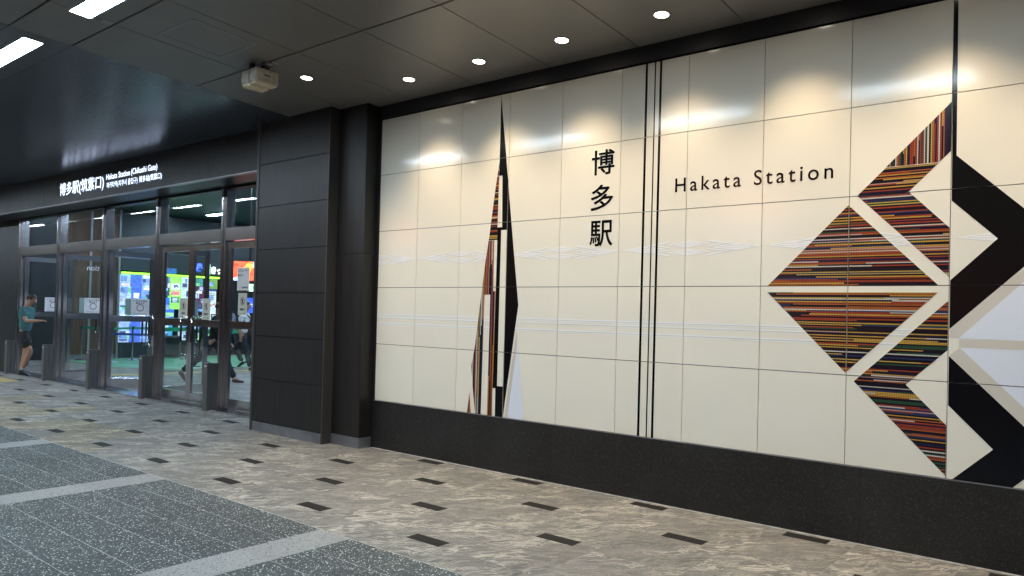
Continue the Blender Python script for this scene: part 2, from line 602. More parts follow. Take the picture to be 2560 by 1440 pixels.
# veined stone pavement: tiles 0.638 x 0.64 with small dark insets
TX, TY = 0.638, 0.64
pav = root('stone_pavement', kind='structure')
bed = MB()
bed.box(-26, 9.2, -2.3705, 0.45, -0.05, -0.001, JOINT2)
bed.build('bedding', pav)
t_full = box_mesh('tile', TX - 0.006, TY - 0.006, 0.03, MARBLE)
t_part = box_mesh('tile', TX - 0.006, 0.285 - 0.006, 0.03, MARBLE)
t_fully = box_mesh('tile', TX - 0.006, TY - 0.006, 0.03, MARBLEY)
t_party = box_mesh('tile', TX - 0.006, 0.285 - 0.006, 0.03, MARBLEY)
ins = box_mesh('inset', 0.31, 0.112, 0.03, INSET)
X0 = 0.25 - 0.164
for r in range(-1, 4):
    for k in range(-24, 14):
        x = X0 + (k + 0.5) * TX
        if r == -1:
            piece('tile', t_party if -6.5 < x < -2.0 and (k * 7) % 3 else t_part, pav, (x, -2.085 - 0.1425, -0.015))
        else:
            yel = (r == 0 and -7.5 < x < -2.6 and (k * 5) % 4 > 0) or (r == 1 and -9 < x < -5 and k % 3 == 0)
            piece('tile', t_fully if yel else t_full, pav, (x, -2.085 + (r + 0.5) * TY, -0.015))
for r in range(4):
    for k in range(-12, 7):
        x = 0.25 + (0 if r % 2 == 0 else TX) + k * 2 * TX
        yo = -0.006 * max(0, -x) * 0.9
        piece('inset', ins, pav, (x + 0.155, -2.085 + r * TY + 0.056 + yo, -0.0138))
# dark terrazzo with pale cross bands
ter = root('terrazzo_pavement', kind='structure')
bed = MB()
bed.box(-26, 9.2, -9.0, -2.3715, -0.05, -0.0006, JOINT)
bed.build('bedding', ter)
BW, BP = 0.33, 2.575
tt = box_mesh('tile', (BP - BW) / 4 - 0.003, 0.31 - 0.0042, 0.03, TERR)
tb = box_mesh('band_tile', BW - 0.001, 0.62 - 0.001, 0.03, TERRL)
ystart = -2.376
for b_ in range(-5, 4):
    xb = -0.345 + b_ * BP
    for j in range(11):
        piece('band_tile', tb, ter, (xb + BW / 2, ystart - (j + 0.5) * 0.62, -0.015))
    for c in range(4):
        for j in range(22):
            if xb > -6 and j < 13:
                piece('tile', tt, ter, (xb + BW + (c + 0.5) * (BP - BW) / 4, ystart - (j + 0.5) * 0.31, -0.015))
rest = MB()
for b_ in range(-5, 4):
    xb = -0.345 + b_ * BP
    for c in range(4):
        for j in range(22):
            if not (xb > -6 and j < 13):
                x0 = xb + BW + c * (BP - BW) / 4
                rest.box(x0 + 0.0015, x0 + (BP - BW) / 4 - 0.0015, ystart - (j + 1) * 0.31 + 0.0015, ystart - j * 0.31 - 0.0015, -0.03, 0, TERR)
ro = rest.build('far_tiles', ter)
ro['kind'] = 'stuff'

# ------------------------------------------------------------------ canopy ceiling
ceil = root('ceiling', kind='structure')
def cbox(mb, x0, x1, y0, y1, t0, t1, mat):
    """A slab hugging the sloping ceiling plane: t is the height above it."""
    vs = [(x, y, zc(y) + t) for t in (t0, t1) for y in (y0, y1) for x in (x0, x1)]
    mb.faces(vs, [(0, 2, 3, 1), (4, 5, 7, 6), (0, 1, 5, 4), (2, 6, 7, 3), (0, 4, 6, 2), (1, 3, 7, 5)], mat)
mb = MB()
cbox(mb, -35, 9.5, -9.2, 0.6, 0.03, 0.12, BACK)
mb.build('ceiling_deck', ceil)
YJ = [0.02, -1.505, -2.775, -3.31, -4.60, -5.90, -7.2, -8.6]
XJ0, XP = -0.43, 0.944
LX0, LP, LL = 0.15, 2.335, 1.28      # lamp row: first centre, spacing, length
def lamp_xs():
    return [LX0 + k * LP for k in range(-14, 4)]
for r in range(len(YJ) - 1):
    y1, y0 = YJ[r], YJ[r + 1]
    strip = r == 2
    for k in range(-1, 11):
        x0 = XJ0 + k * XP
        x1 = x0 + XP
        if x0 > 9:
            continue
        mb = MB()
        g_ = 0.0045
        if strip:
            # the lamp strip: cover plates with the lamps' openings left free
            segs = [(x0 + g_, x1 - g_)]
            for lx in lamp_xs():
                ns = []
                for a, b in segs:
                    la, lb = lx - LL / 2, lx + LL / 2
                    if lb <= a or la >= b:
                        ns.append((a, b))
                    else:
                        if la > a:
                            ns.append((a, la))
                        if lb < b:
                            ns.append((lb, b))
                segs = ns
            cbox(mb, x0 + g_, x1 - g_, y0 + 0.008, -3.145, 0, 0.02, CEIL)
            cbox(mb, x0 + g_, x1 - g_, -2.945, y1 - 0.008, 0, 0.02, CEIL)
            for a, b in segs:
                cbox(mb, a, b, -3.145, -2.945, 0, 0.02, CEIL)
        else:
            cbox(mb, x0 + g_, x1 - g_, y0 + 0.008, y1 - 0.008, 0, 0.02, CEIL)
        mb.build('panel', ceil)
# narrow slats on the left part of the canopy
mb = MB()
xs = XJ0 - XP
n = 0
while xs > -34.5:
    a, b = xs - 0.093, xs
    cbox(mb, a, b, -8.6, -3.315, 0, 0.015, CEILD)
    cbox(mb, a, b, -2.77, 0.45, 0, 0.015, CEILD)
    xs -= 0.1
so = mb.build('slats', ceil)
so['kind'] = 'stuff'
mb = MB()
segs, prev = [], -34.5
for lx in lamp_xs():
    if lx < XJ0 - XP:
        segs.append((prev, lx - LL / 2))
        prev = lx + LL / 2
segs.append((prev, XJ0 - XP - 0.004))
cbox(mb, -34.5, XJ0 - XP - 0.004, -3.31, -3.145, 0, 0.02, CEILD)
cbox(mb, -34.5, XJ0 - XP - 0.004, -2.945, -2.775, 0, 0.02, CEILD)
for a, b in segs:
    if b > a:
        cbox(mb, a, b, -3.145, -2.945, 0, 0.02, CEILD)
mb.build('lamp_strip_plate', ceil)

# access hatches: thin aluminium frames round a ceiling panel
for hx0, hx1, hy0, hy1, lab in ((-0.285, 0.345, -2.455, -1.825, 'square access hatch in the ceiling beside the hanging beige device'),):
    h = root('access_hatch', lab, 'hatch', (hx0, hy0, zc(hy0)))
    mb = MB()
    w = 0.018
    cbox(mb, hx0, hx1, hy0, hy0 + w, -0.004, 0.005, HATCH)
    cbox(mb, hx0, hx1, hy1 - w, hy1, -0.004, 0.005, HATCH)
    cbox(mb, hx0, hx0 + w, hy0 + w, hy1 - w, -0.004, 0.005, HATCH)
    cbox(mb, hx1 - w, hx1, hy0 + w, hy1 - w, -0.004, 0.005, HATCH)
    mb.build('frame', h)
    mb = MB()
    cbox(mb, hx0 + w + 0.004, hx1 - w - 0.004, hy0 + w + 0.004, hy1 - w - 0.004, -0.002, 0.004, CEIL)
    mb.build('lid', h)
pl = MB()
cbox(pl, -0.475, -0.385, -2.875, -2.79, -0.003, 0.002, HATCH)
tag(pl.build('ceiling_plate'), 'small blank metal plate in the ceiling beside the lamp strip', 'plate')

# ------------------------------------------------------------------ ceiling lamps (recessed fluorescent boxes)
def ceiling_lamp(x, y, lab, grp):
    o = root('ceiling_light', lab, 'ceiling light', (x, y, zc(y)), grp)
    mb = MB()
    a, b, c, d = x - LL / 2, x + LL / 2, y - 0.1, y + 0.1
    t = 0.016
    cbox(mb, a, b, c, c + t, -0.006, 0.028, STEELH)
    cbox(mb, a, b, d - t, d, -0.006, 0.028, STEELH)
    cbox(mb, a, a + t, c + t, d - t, -0.006, 0.028, STEELH)
    cbox(mb, b - t, b, c + t, d - t, -0.006, 0.028, STEELH)
    mb.build('frame', o)
    mb = MB()
    cbox(mb, a + t, b - t, c + t, d - t, 0.001, 0.01, TUBEM)
    mb.build('diffuser', o)
for lx in lamp_xs():
    if abs(lx - LX0) < 0.1:
        lab, grp = 'long white ceiling lamp cut by the top edge of the picture', 'ceiling lamps over the pavement'
    elif abs(lx - (LX0 - LP)) < 0.1:
        lab, grp = 'white ceiling lamp at the left edge of the picture', 'ceiling lamps over the pavement'
    else:
        lab, grp = 'white ceiling lamp of the canopy row seen only as reflection in glass or wall', 'mirrored ceiling lamps'
    ceiling_lamp(lx, -3.045, lab, grp)
for lx in lamp_xs():
    ceiling_lamp(lx + 0.25, -6.45, 'white ceiling lamp of the canopy row seen only as reflection in glass or wall', 'mirrored ceiling lamps')

# ------------------------------------------------------------------ round downlights along the mural
def downlight(x, y, lab, power=SPOT):
    o = root('downlight', lab, 'downlight', (x, y, zc(y)), 'round warm downlights in the ceiling')
    z = zc(y)
    mb = MB()
    n = 28
    prof = [(0.072, -0.004), (0.072, 0.0), (0.060, -0.006), (0.056, -0.004)]
    vs, fs = [], []
    for k in range(n):
        a = 2 * math.pi * k / n
        for r, h in prof:
            yy = y + r * math.sin(a)
            vs.append((x + r * math.cos(a), yy, zc(yy) + h))
    for k in range(n):
        for j in range(3):
            a, b = 4 * k + j, 4 * ((k + 1) % n) + j
            fs.append((a, b, b + 1, a + 1))
    mb.faces(vs, fs, HATCH)
    mb.build('trim_ring', o)
    mb = MB()
    vs = [(x, y, z - 0.007)]
    for k in range(n):
        a = 2 * math.pi * k / n
        yy = y + 0.056 * math.sin(a)
        vs.append((x + 0.056 * math.cos(a), yy, zc(yy) - 0.004))
    mb.faces(vs, [(0, 1 + (k + 1) % n, 1 + k) for k in range(n)], LENS)
    mb.build('lens', o)
    ld = bpy.data.lights.new('downlight_lamp', 'SPOT')
    ld.energy = power
    ld.color = (1.0, 0.78, 0.52)
    ld.spot_size = math.radians(95)
    ld.spot_blend = 1.0
    ld.shadow_soft_size = 0.06
    lo = bpy.data.objects.new('downlight_lamp', ld)
    COL.objects.link(lo)
    lo.parent = o
    lo.location = (0, 0, -0.03)
names = ['round downlight beside the mural nearest the dark corner pillar', 'second round downlight from the dark pillar along the mural',
         'third round downlight from the dark pillar along the mural', 'fourth downlight along the mural, largest and rightmost in the picture',
         'fifth downlight along the mural, beyond the top edge of the picture', 'sixth downlight along the mural, beyond the picture',
         'seventh downlight along the mural, beyond the picture', 'eighth downlight along the mural, beyond the picture']
for k in range(8):
    downlight(0.945 + 0.953 * k, -0.467, names[k])
downlight(0.008, -1.035, 'leftmost downlight, set in the ceiling in front of the dark pier')

# ================================================================== MURAL WALL
wall = root('mural_wall', 'cream enamel panel wall with station lettering and woven stripe mural', 'wall', (0.0146, 0, 0))
NC = 14
mb = MB()
mb.box(0.0, NC * PW, 0.026, 0.30, 0.02, 3.95, BACK)
mb.build('backing', wall)
for c in range(NC):
    for r in range(5):
        mb = MB()
        x0 = (0.0146 if c == 0 else c * PW) + 0.0025
        mb.box(x0, (c + 1) * PW - 0.0025, 0.0, 0.016, ROWS[r] + 0.0028, ROWS[r + 1] - 0.0028, ENAMEL)
        mb.build('panel', wall)
mb = MB()
mb.box(0.0, NC * PW, -0.012, 0.012, 3.752, 3.96, BAND)
mb.build('top_band', wall)
# plinth of black granite slabs
for k in range(7):
    mb = MB()
    x0, x1 = max(0.0, -0.2 + k * 1.35), -0.2 + (k + 1) * 1.35
    mb.box(x0 + 0.0008, x1 - 0.0008, -0.004, 0.05, -0.01, 0.5365, GRANITE)
    mb.build('plinth_slab', wall, bevel=0.001)
mb = MB()
mb.box(0.0, 9.2, -0.005, 0.02, 0.5372, 0.5418, HATCH)
mb.build('trim_strip', wall)

mb = MB()
mb.box(0.0, 9.2, -0.014, -0.0045, 0.0, 0.006, JOINT)
mb.build('sealant_line', wall)

def clip(poly, x0, x1, z0, z1):
    def cut(P, f, inter):
        out = []
        for i in range(len(P)):
            a, b = P[i - 1], P[i]
            ia, ib = f(a), f(b)
            if ib:
                if not ia:
                    out.append(inter(a, b))
                out.append(b)
            elif ia:
                out.append(inter(a, b))
        return out
    def ix(v):
        return lambda a, b: (v, a[1] + (b[1] - a[1]) * (v - a[0]) / (b[0] - a[0]))
    def iz(v):
        return lambda a, b: (a[0] + (b[0] - a[0]) * (v - a[1]) / (b[1] - a[1]), v)
    for f, it in ((lambda q: q[0] >= x0, ix(x0)), (lambda q: q[0] <= x1, ix(x1)), (lambda q: q[1] >= z0, iz(z0)), (lambda q: q[1] <= z1, iz(z1))):
        if len(poly) < 3:
            return []
        poly = cut(poly, f, it)
    return poly if len(poly) >= 3 else []

def on_panels(polys):
    out = []
    for po in polys:
        lo, hi = min(q[0] for q in po), max(q[0] for q in po)
        for c in range(NC):
            xa, xb = (0.0146 if c == 0 else c * PW) + 0.0028, (c + 1) * PW - 0.0028
            if xb < lo or xa > hi:
                continue
            for r in range(5):
                q = clip(list(po), xa, xb, ROWS[r] + 0.003, ROWS[r + 1] - 0.003)
                if q:
                    ar = abs(sum(q[i - 1][0] * q[i][1] - q[i][0] * q[i - 1][1] for i in range(len(q)))) / 2
                    if ar > 1e-7:
                        out.append(q)
    return out

def art(name, polys, mat, y=-0.0008):
    return sheet(name, on_panels(polys), y, mat, wall)

def mir(poly, cx):
    return [(2 * cx - a, b) for a, b in poly]

# -- white relief lines and linked diamond chain across the whole wall
lines, shades = [], []
for z in (1.519, 1.483, 1.419):
    lines.append([(0.0, z - 0.005), (5.74, z - 0.005), (5.74, z + 0.007), (0.0, z + 0.007)])
    shades.append([(0.0, z - 0.009), (5.74, z - 0.009), (5.74, z - 0.0055), (0.0, z - 0.0055)])  # painted relief shadow: grey strip below each white line
for z in (1.507, 1.405):
    lines.append([(0.0, z - 0.004), (5.74, z - 0.004), (5.74, z + 0.002), (0.0, z + 0.002)])
art('relief_line', lines, ENWHT)
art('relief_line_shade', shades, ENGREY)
dia, dash_shade = [], []
def diamond(cx, cz, w, h):
    dia.append([(cx - w, cz), (cx, cz - h), (cx + w, cz), (cx, cz + h)])
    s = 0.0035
    dash_shade.append([(cx - w, cz - s), (cx, cz - h - s), (cx + w, cz - s), (cx + w, cz - s * 0.2), (cx, cz - h), (cx - w, cz - s * 0.2)])  # grey edge below the diamond: its relief shadow put into the print
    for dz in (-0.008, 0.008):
        dash_shade.append([(cx - 0.10, cz + dz - 0.0011), (cx + 0.10, cz + dz - 0.0011), (cx + 0.10, cz + dz + 0.0011), (cx - 0.10, cz + dz + 0.0018)])
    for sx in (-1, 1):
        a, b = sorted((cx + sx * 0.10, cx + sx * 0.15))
        dash_shade.append([(a, cz - 0.0018), (b, cz - 0.0018), (b, cz + 0.0018), (a, cz + 0.0018)])
def chev(x0, x1, zin, zout, t):
    dia.append([(x0, zin), (x1, zout), (x1, zout + t), (x0, zin + t)])
    dash_shade.append([(x0, zin - 0.0035), (x1, zout - 0.0035), (x1, zout), (x0, zin)])  # painted shadow below the slanting bar
for k in range(-1, 5):
    x0, zz = 0.662 + k * 1.273, 2.137
    diamond(x0 + 0.225, zz, 0.215, 0.030)
    diamond(x0 + 0.6365, zz + 0.033, 0.205, 0.029)
    diamond(x0 + 0.6365, zz - 0.033, 0.205, 0.029)
    diamond(x0 + 1.048, zz, 0.215, 0.030)
    for s in (-1, 1):
        for m in (1, -1):
            cx = x0 + 0.6365
            xa, xb = cx - m * 0.38, cx - m * 0.17
            a, b = (xa, xb) if xa < xb else (xb, xa)
            zi, zo = zz + s * 0.022, zz + s * 0.058
            if xa < xb:
                chev(a, b, zi - 0.007, zo - 0.007, 0.013)
                chev(a, b, zz + s * 0.038 - 0.005, zz + s * 0.010 - 0.005, 0.010)
            else:
                chev(a, b, zo - 0.007, zi - 0.007, 0.013)
                chev(a, b, zz + s * 0.010 - 0.005, zz + s * 0.038 - 0.005, 0.010)
art('diamond_chain', dia, ENWHT, -0.0006)
art('diamond_chain_dash_shade', dash_shade, ENGREY, -0.0009)

# -- tower motif
art('tower_black_half', [[(1.790, 3.735), (1.996, 2.204), (2.074, 1.646), (1.913, 0.545), (1.812, 0.545), (1.810, 0.821), (1.774, 0.821),
     (1.786, 2.211), (1.784, 2.416), (1.845, 2.416), (1.832, 2.929), (1.791, 2.929), (1.791, 3.097)]], ENBLK, -0.0012)  # black half of the tower print
art('tower_woven_top', [[(1.790, 3.076), (1.790, 2.931), (1.784, 2.416), (1.787, 2.291), (1.674, 2.291), (1.741, 2.78)]], WEAVE_H, -0.0012)
art('tower_woven_body', [[(1.747, 2.288), (1.749, 1.782), (1.780, 1.782), (1.774, 0.821), (1.777, 0.546), (1.708, 0.546), (1.713, 1.747), (1.637, 1.747),
     (1.625, 0.546), (1.547, 0.546), (1.510, 0.80), (1.482, 1.021), (1.524, 1.219), (1.574, 1.6), (1.604, 1.827), (1.635, 2.069), (1.672, 2.288)],
     [(1.467, 0.755), (1.493, 0.546), (1.44, 0.546)]], WEAVE_V, -0.0012)
art('tower_slot', [[(1.834, 2.386), (1.912, 2.386), (1.904, 0.845), (1.831, 0.845)]], ENAMEL, -0.0018)
art('tower_pale_wedge', [[(2.073, 1.271), (2.182, 0.546), (1.972, 0.546)]], ENPALE, -0.0012)
art('tower_beige_wedge', [[(2.060, 1.40), (2.073, 1.271), (1.972, 0.546), (1.935, 0.546)]], ENBEIGE, -0.0010)

# -- upright black stripes
art('black_stripe', [[(3.404 + 0.0035, 0.546), (3.426 + 0.0045, 0.546), (3.434, 3.737), (3.413, 3.737)],
                     [(3.491, 0.546), (3.503, 0.546), (3.512, 3.737), (3.501, 3.737)],
                     [(3.541, 0.546), (3.563, 0.546), (3.570, 3.737), (3.549, 3.737)]], ENBLK, -0.0013)

# -- woven diamonds and black chevrons on the right
CX, VZ = 5.086, 1.80
art('woven_upright_slant', [[(5.729, 3.050), (5.729, 2.721), (5.657, 2.650), (5.329, 2.650)]], WEAVE_V, -0.0012)
art('woven_slant', [[(5.329, 2.646), (5.655, 2.646), (5.476, 2.466), (5.144, 2.463)],
                    [(5.144, 2.463), (5.476, 2.466), (5.729, 2.203), (5.729, 1.875)],
                    [(5.729, 1.724), (5.729, 1.395), (5.479, 1.145), (5.144, 1.142)],
                    [(5.144, 1.142), (5.479, 1.145), (5.731, 0.890), (5.731, 0.556)]], WEAVE_H, -0.0012)
art('woven_diamond', [[(5.086, 2.401), (5.665, 1.824), (4.511, 1.824)], [(4.511, 1.775), (5.664, 1.775), (5.086, 1.199)]], WEAVE_H, -0.0013)
XL = 5.7345
art('black_chevron', [[(5.7285, 3.737), (5.7545, 3.737), (5.7585, 2.684), (6.323, 2.12), (XL, 1.532), (XL, 1.856), (5.998, 2.122), (XL, 2.386)],
                      [(XL, 1.354), (6.32, 0.768), (6.098, 0.546), (5.766, 0.546), (5.991, 0.770), (XL, 1.029)]], ENBLK, -0.0012)
art('pale_field', [[(5.787, 1.472), (6.323, 1.472), (6.90, 1.472), (6.90, 2.22), (6.50, 2.22)], [(5.796, 1.412), (6.90, 1.412), (6.90, 0.60), (6.60, 0.60)]], ENPALE, -0.0011)
art('beige_edge', [[(XL, 1.532), (6.323, 2.12), (6.50, 2.22), (5.787, 1.472), (XL, 1.472)], [(XL, 1.354), (5.796, 1.412), (6.60, 0.60), (6.487, 0.60)],
                   [(5.79, 1.471), (6.9, 1.471), (6.9, 1.413), (5.79, 1.413)]], ENBEIGE, -0.0010)

# -- lettering
for ch, x0, x1, z0, z1 in (('博', 2.886, 3.118, 2.826, 3.045), ('多', 2.884, 3.114, 2.507, 2.732), ('駅', 2.881, 3.116, 2.187, 2.411)):
    mb = MB()
    put_text(mb, ch, x0, x1, z0, z1, lambda u, z: (u, -0.0016, z), ENBLK, bold=0.014)
    mb.build('lettering', wall)
mb = MB()
put_text(mb, 'Hakata Station', 3.717, 4.976, 2.606, 2.722, lambda u, z: (u, -0.0016, z), ENBLK, bold=0.008, spacing=1.32)
mb.build('lettering', wall)

# ================================================================== DARK CORNER PILLAR AND CLAD PIER
pil = root('corner_pillar', 'dark metal corner pillar between the clad pier and the mural', 'pillar', (-0.3, -0.17, 0))
mb = MB()
for z0, z1 in ((0.118, 2.20), (2.204, 4.1)):
    mb.box(-0.545, -0.045, -0.172, 0.25, z0, z1, CLAD)
mb.build('shaft', pil, bevel=0.002)
mb = MB()
mb.box(-0.545, -0.04, -0.177, 0.2, 0.0, 0.115, KICK)
mb.build('skirting', pil, bevel=0.002)
mb = MB()
mb.box(-0.044, 0.0146, 0.006, 0.2, 0.0, 3.95, BAND)
mb.build('recess', pil)

pier = root('clad_pier', 'broad pier clad in stacked charcoal metal panels beside the doors', 'pier', (-1.25, -0.3, 0))
zj = [0.118, 0.662, 1.205, 1.748, 2.291, 2.834, 3.378, 3.93]
for a, b in zip(zj[:-1], zj[1:]):
    mb = MB()
    mb.box(-1.975, -0.56, -0.302, -0.27, a + 0.003, b - 0.003, CLAD)
    mb.build('panel', pier, bevel=0.0015)
mb = MB()
mb.box(-1.98, -0.56, -0.285, 0.5, 0.0, 4.2, BACK)
mb.build('core', pier)
mb = MB()
mb.box(-1.975, -0.56, -0.305, -0.27, 0.0, 0.115, KICK)
mb.build('skirting', pier, bevel=0.002)
for x0, x1 in ((-2.03, -1.979), (-0.556, -0.535)):
    mb = MB()
    mb.box(x0, x1, -0.308, 0.6 if x0 < -1 else -0.1, 0.0, 3.945, CLADS)
    mb.build('corner_trim', pier, bevel=0.002)

# ================================================================== GLASS ENTRANCE
XM = [-12.05, -10.03, -8.0, -5.98, -3.965, -1.95]
YF = 0.40                                     # front of the frames
ent = root('glass_entrance', 'stainless steel glass entrance with double doors under the station sign', 'entrance', (-7.0, YF, 0), mat=FAC)
def eb(name, x0, x1, y0, y1, z0, z1, m, bev=0.002, par=None):
    mb = MB()
    mb.box(x0, x1, y0, y1, z0, z1, m)
    return mb.build(name, par or ent, bevel=bev)
eb('threshold', -12.6, -1.9, 0.225, 0.62, -0.01, 0.028, STEELH)
ZT0, ZT1, ZG = 2.555, 2.745, 3.365
for i, x in enumerate(XM):
    eb('mullion', x - 0.065, x + 0.065, YF, YF + 0.14, 0.02, ZG, STEEL)
    eb('mullion_fin', x - 0.02, x + 0.02, YF - 0.03, YF - 0.001, 0.02, ZG, STEEL)
for a, b in zip(XM[:-1], XM[1:]):
    eb('transom', a + 0.067, b - 0.067, YF - 0.012, YF + 0.12, ZT0, ZT1, STEELH)
    pm_ = MB()
    pv = [(x, YF + 0.07 + dy + (0.0035 if z > 3 else 0.0), z) for z in (ZT1 + 0.001, ZG - 0.03) for dy in (0.0, 0.01) for x in (a + 0.067, b - 0.067)]
    pm_.faces(pv, [(0, 2, 3, 1), (4, 5, 7, 6), (0, 1, 5, 4), (2, 6, 7, 3), (0, 4, 6, 2), (1, 3, 7, 5)], GLASS)
    pm_.build('transom_pane', ent)
    eb('head_rail', a + 0.067, b - 0.067, YF, YF + 0.12, ZG - 0.029, ZG, BAND)
# fixed dark wall to the left of the doors
eb('side_wall', -16.5, XM[0] - 0.066, YF + 0.0, YF + 0.25, 0, 3.37, DARKW)

def door_leaf(hx, hy, ang, w, notice=None, handle_side=1):
    """One leaf: a frame of stiles and rails, its pane, pull handles and notice. Local x runs from the hinge to the free edge."""
    T = Matrix.Translation((hx, hy, 0)) @ Matrix.Rotation(ang, 4, 'Z')
    def tp(mb):
        off = LOC[ent.name]
        mb.v = [tuple(T @ Vector(p)) for p in mb.v]
        return mb
    sx = 1 if w > 0 else -1
    W = abs(w)
    def bx(mb, x0, x1, y0, y1, z0, z1, m):
        a, b = sorted((sx * x0, sx * x1))
        mb.box(a, b, y0, y1, z0, z1, m)
    mb = MB()
    bx(mb, 0, 0.075, -0.022, 0.022, 0.035, 2.545, STEEL)
    bx(mb, W - 0.075, W, -0.022, 0.022, 0.035, 2.545, STEEL)
    d = tp(mb).build('door', ent, bevel=0.002)
    for z0, z1 in ((0.036, 0.175), (1.235, 1.345), (2.445, 2.544)):
        mb = MB()
        bx(mb, 0.0755, W - 0.0755, -0.020, 0.020, z0, z1, STEELH)
        tp(mb).build('rail', d, bevel=0.002)
    for z0, z1 in ((0.176, 1.234), (1.346, 2.444)):
        mb = MB()
        bx(mb, 0.0755, W - 0.0755, -0.004, 0.004, z0, z1, GLASS)
        tp(mb).build('pane', d)
    for s in (-1, 1):
        mb = MB()
        xh = sx * (W - 0.16)
        xe = sx * (W - 0.055)
        mb.tube([(xe, s * 0.02, 1.385), (xh, s * 0.05, 1.385), (xh, s * 0.075, 1.375), (xh, s * 0.075, 0.79), (xh, s * 0.05, 0.78), (xe, s * 0.02, 0.78)], 0.011, CHROME, 8)
        mb.tube([(xh, s * 0.075, 1.30), (xh, s * 0.075, 0.98)], 0.019, BLACKP, 8)
        tp(mb).build('handle', d, smooth=True)
    if notice:
        kind, x0, x1, z0, z1 = notice[:5]
        yq = -0.006
        def pt(u, z):
            return (u, yq - 0.002, z)
        mb = MB()
        if kind == 'ring':
            bx(mb, x0, x1, yq - 0.001, yq + 0.001, z0, z1, PAPER)
            c = sx * (x0 + x1) / 2
            cw = (x1 - x0)
            mb.ring((c, yq - 0.002, z0 + 0.45 * (z1 - z0)), 0.055, 0.068, 24, REDINK)
            u0, u1 = sorted((sx * (x0 + 0.04), sx * (x1 - 0.04)))
            put_text(mb, 'こちらの扉は', u0, u1, z1 - 0.055, z1 - 0.025, pt, INK, 0.02)
            put_text(mb, '開きます', u0 + 0.05, u1 - 0.05, z1 - 0.10, z1 - 0.068, pt, INK, 0.02)
            put_text(mb, 'This door opens', u0, u1, z0 + 0.015, z0 + 0.035, pt, INK, 0.01)
        else:
            bx(mb, x0, x1, yq - 0.001, yq + 0.001, z0, z1, PAPERY)
            c = sx * (x0 + x1) / 2
            zc_ = z0 + 0.62 * (z1 - z0)
            mb.ring((c, yq - 0.002, zc_), 0.050, 0.060, 24, REDINK, squash=1.0)
            mb.box(c - 0.018, c + 0.018, yq - 0.0025, yq - 0.0015, zc_ - 0.034, zc_ + 0.034, INK)
            mb.faces([(c - 0.042, yq - 0.003, zc_ + 0.036), (c - 0.034, yq - 0.003, zc_ + 0.044), (c + 0.042, yq - 0.003, zc_ - 0.036), (c + 0.034, yq - 0.003, zc_ - 0.044)], [(0, 1, 2, 3)], REDINK)
            put_text(mb, '閉鎖中', c - 0.06, c + 0.06, z0 + 0.07, z0 + 0.105, pt, INK, 0.03)
            put_text(mb, 'This door is closed', c - 0.085, c + 0.085, z0 + 0.022, z0 + 0.036, pt, INK, 0.01)
        tp(mb).build('notice', d)
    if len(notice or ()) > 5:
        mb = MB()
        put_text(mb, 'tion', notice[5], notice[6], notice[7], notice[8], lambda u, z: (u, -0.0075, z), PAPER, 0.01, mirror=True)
        tp(mb).build('painted_sign_reflection', d)  # reflection of a lit sign, put on the pane as mirrored white letters
    return d

YD = YF + 0.075
for i in (0, 1, 2):                       # three open bays: both leaves swung inwards
    a, b = XM[i] + 0.068, XM[i + 1] - 0.068
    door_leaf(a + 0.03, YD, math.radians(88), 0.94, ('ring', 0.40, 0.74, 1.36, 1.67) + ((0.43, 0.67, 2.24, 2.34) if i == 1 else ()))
    door_leaf(b - 0.03, YD, math.radians(-88), -0.94, ('ring', 0.40, 0.74, 1.36, 1.67))
a, b = XM[3] + 0.068, XM[4] - 0.068       # shut pair
door_leaf(a, YD, 0, (b - a) / 2 - 0.002, ('shut', 0.60, 0.83, 1.35, 1.68))
door_leaf(b, YD, 0, -((b - a) / 2 - 0.002), ('shut', 0.36, 0.60, 1.35, 1.68))
a, b = XM[4] + 0.068, XM[5] - 0.068       # shut pair half hidden by the pier
d5 = door_leaf(a, YD, 0, (b - a) / 2 - 0.002, ('shut', 0.27, 0.50, 1.44, 1.77))
door_leaf(b, YD, 0, -((b - a) / 2 - 0.002))
mb = MB()
mb.box(-3.66, -3.35, YD - 0.010, YD - 0.007, 1.81, 2.15, PAPER)
mb.box(-3.665, -3.345, YD - 0.0085, YD - 0.0065, 1.80, 1.812, M('brown_frame', (0.16, 0.10, 0.08), 0.5))
put_text(mb, 'エスカレーター', -3.64, -3.37, 2.085, 2.125, lambda u, z: (u, YD - 0.012, z), INK, 0.02)
put_text(mb, '動きます。', -3.64, -3.50, 2.02, 2.05, lambda u, z: (u, YD - 0.012, z), INK, 0.02)
put_text(mb, '博多駅 駅長', -3.53, -3.38, 1.84, 1.865, lambda u, z: (u, YD - 0.012, z), INK, 0.02)
mb.build('paper_notice', d5)

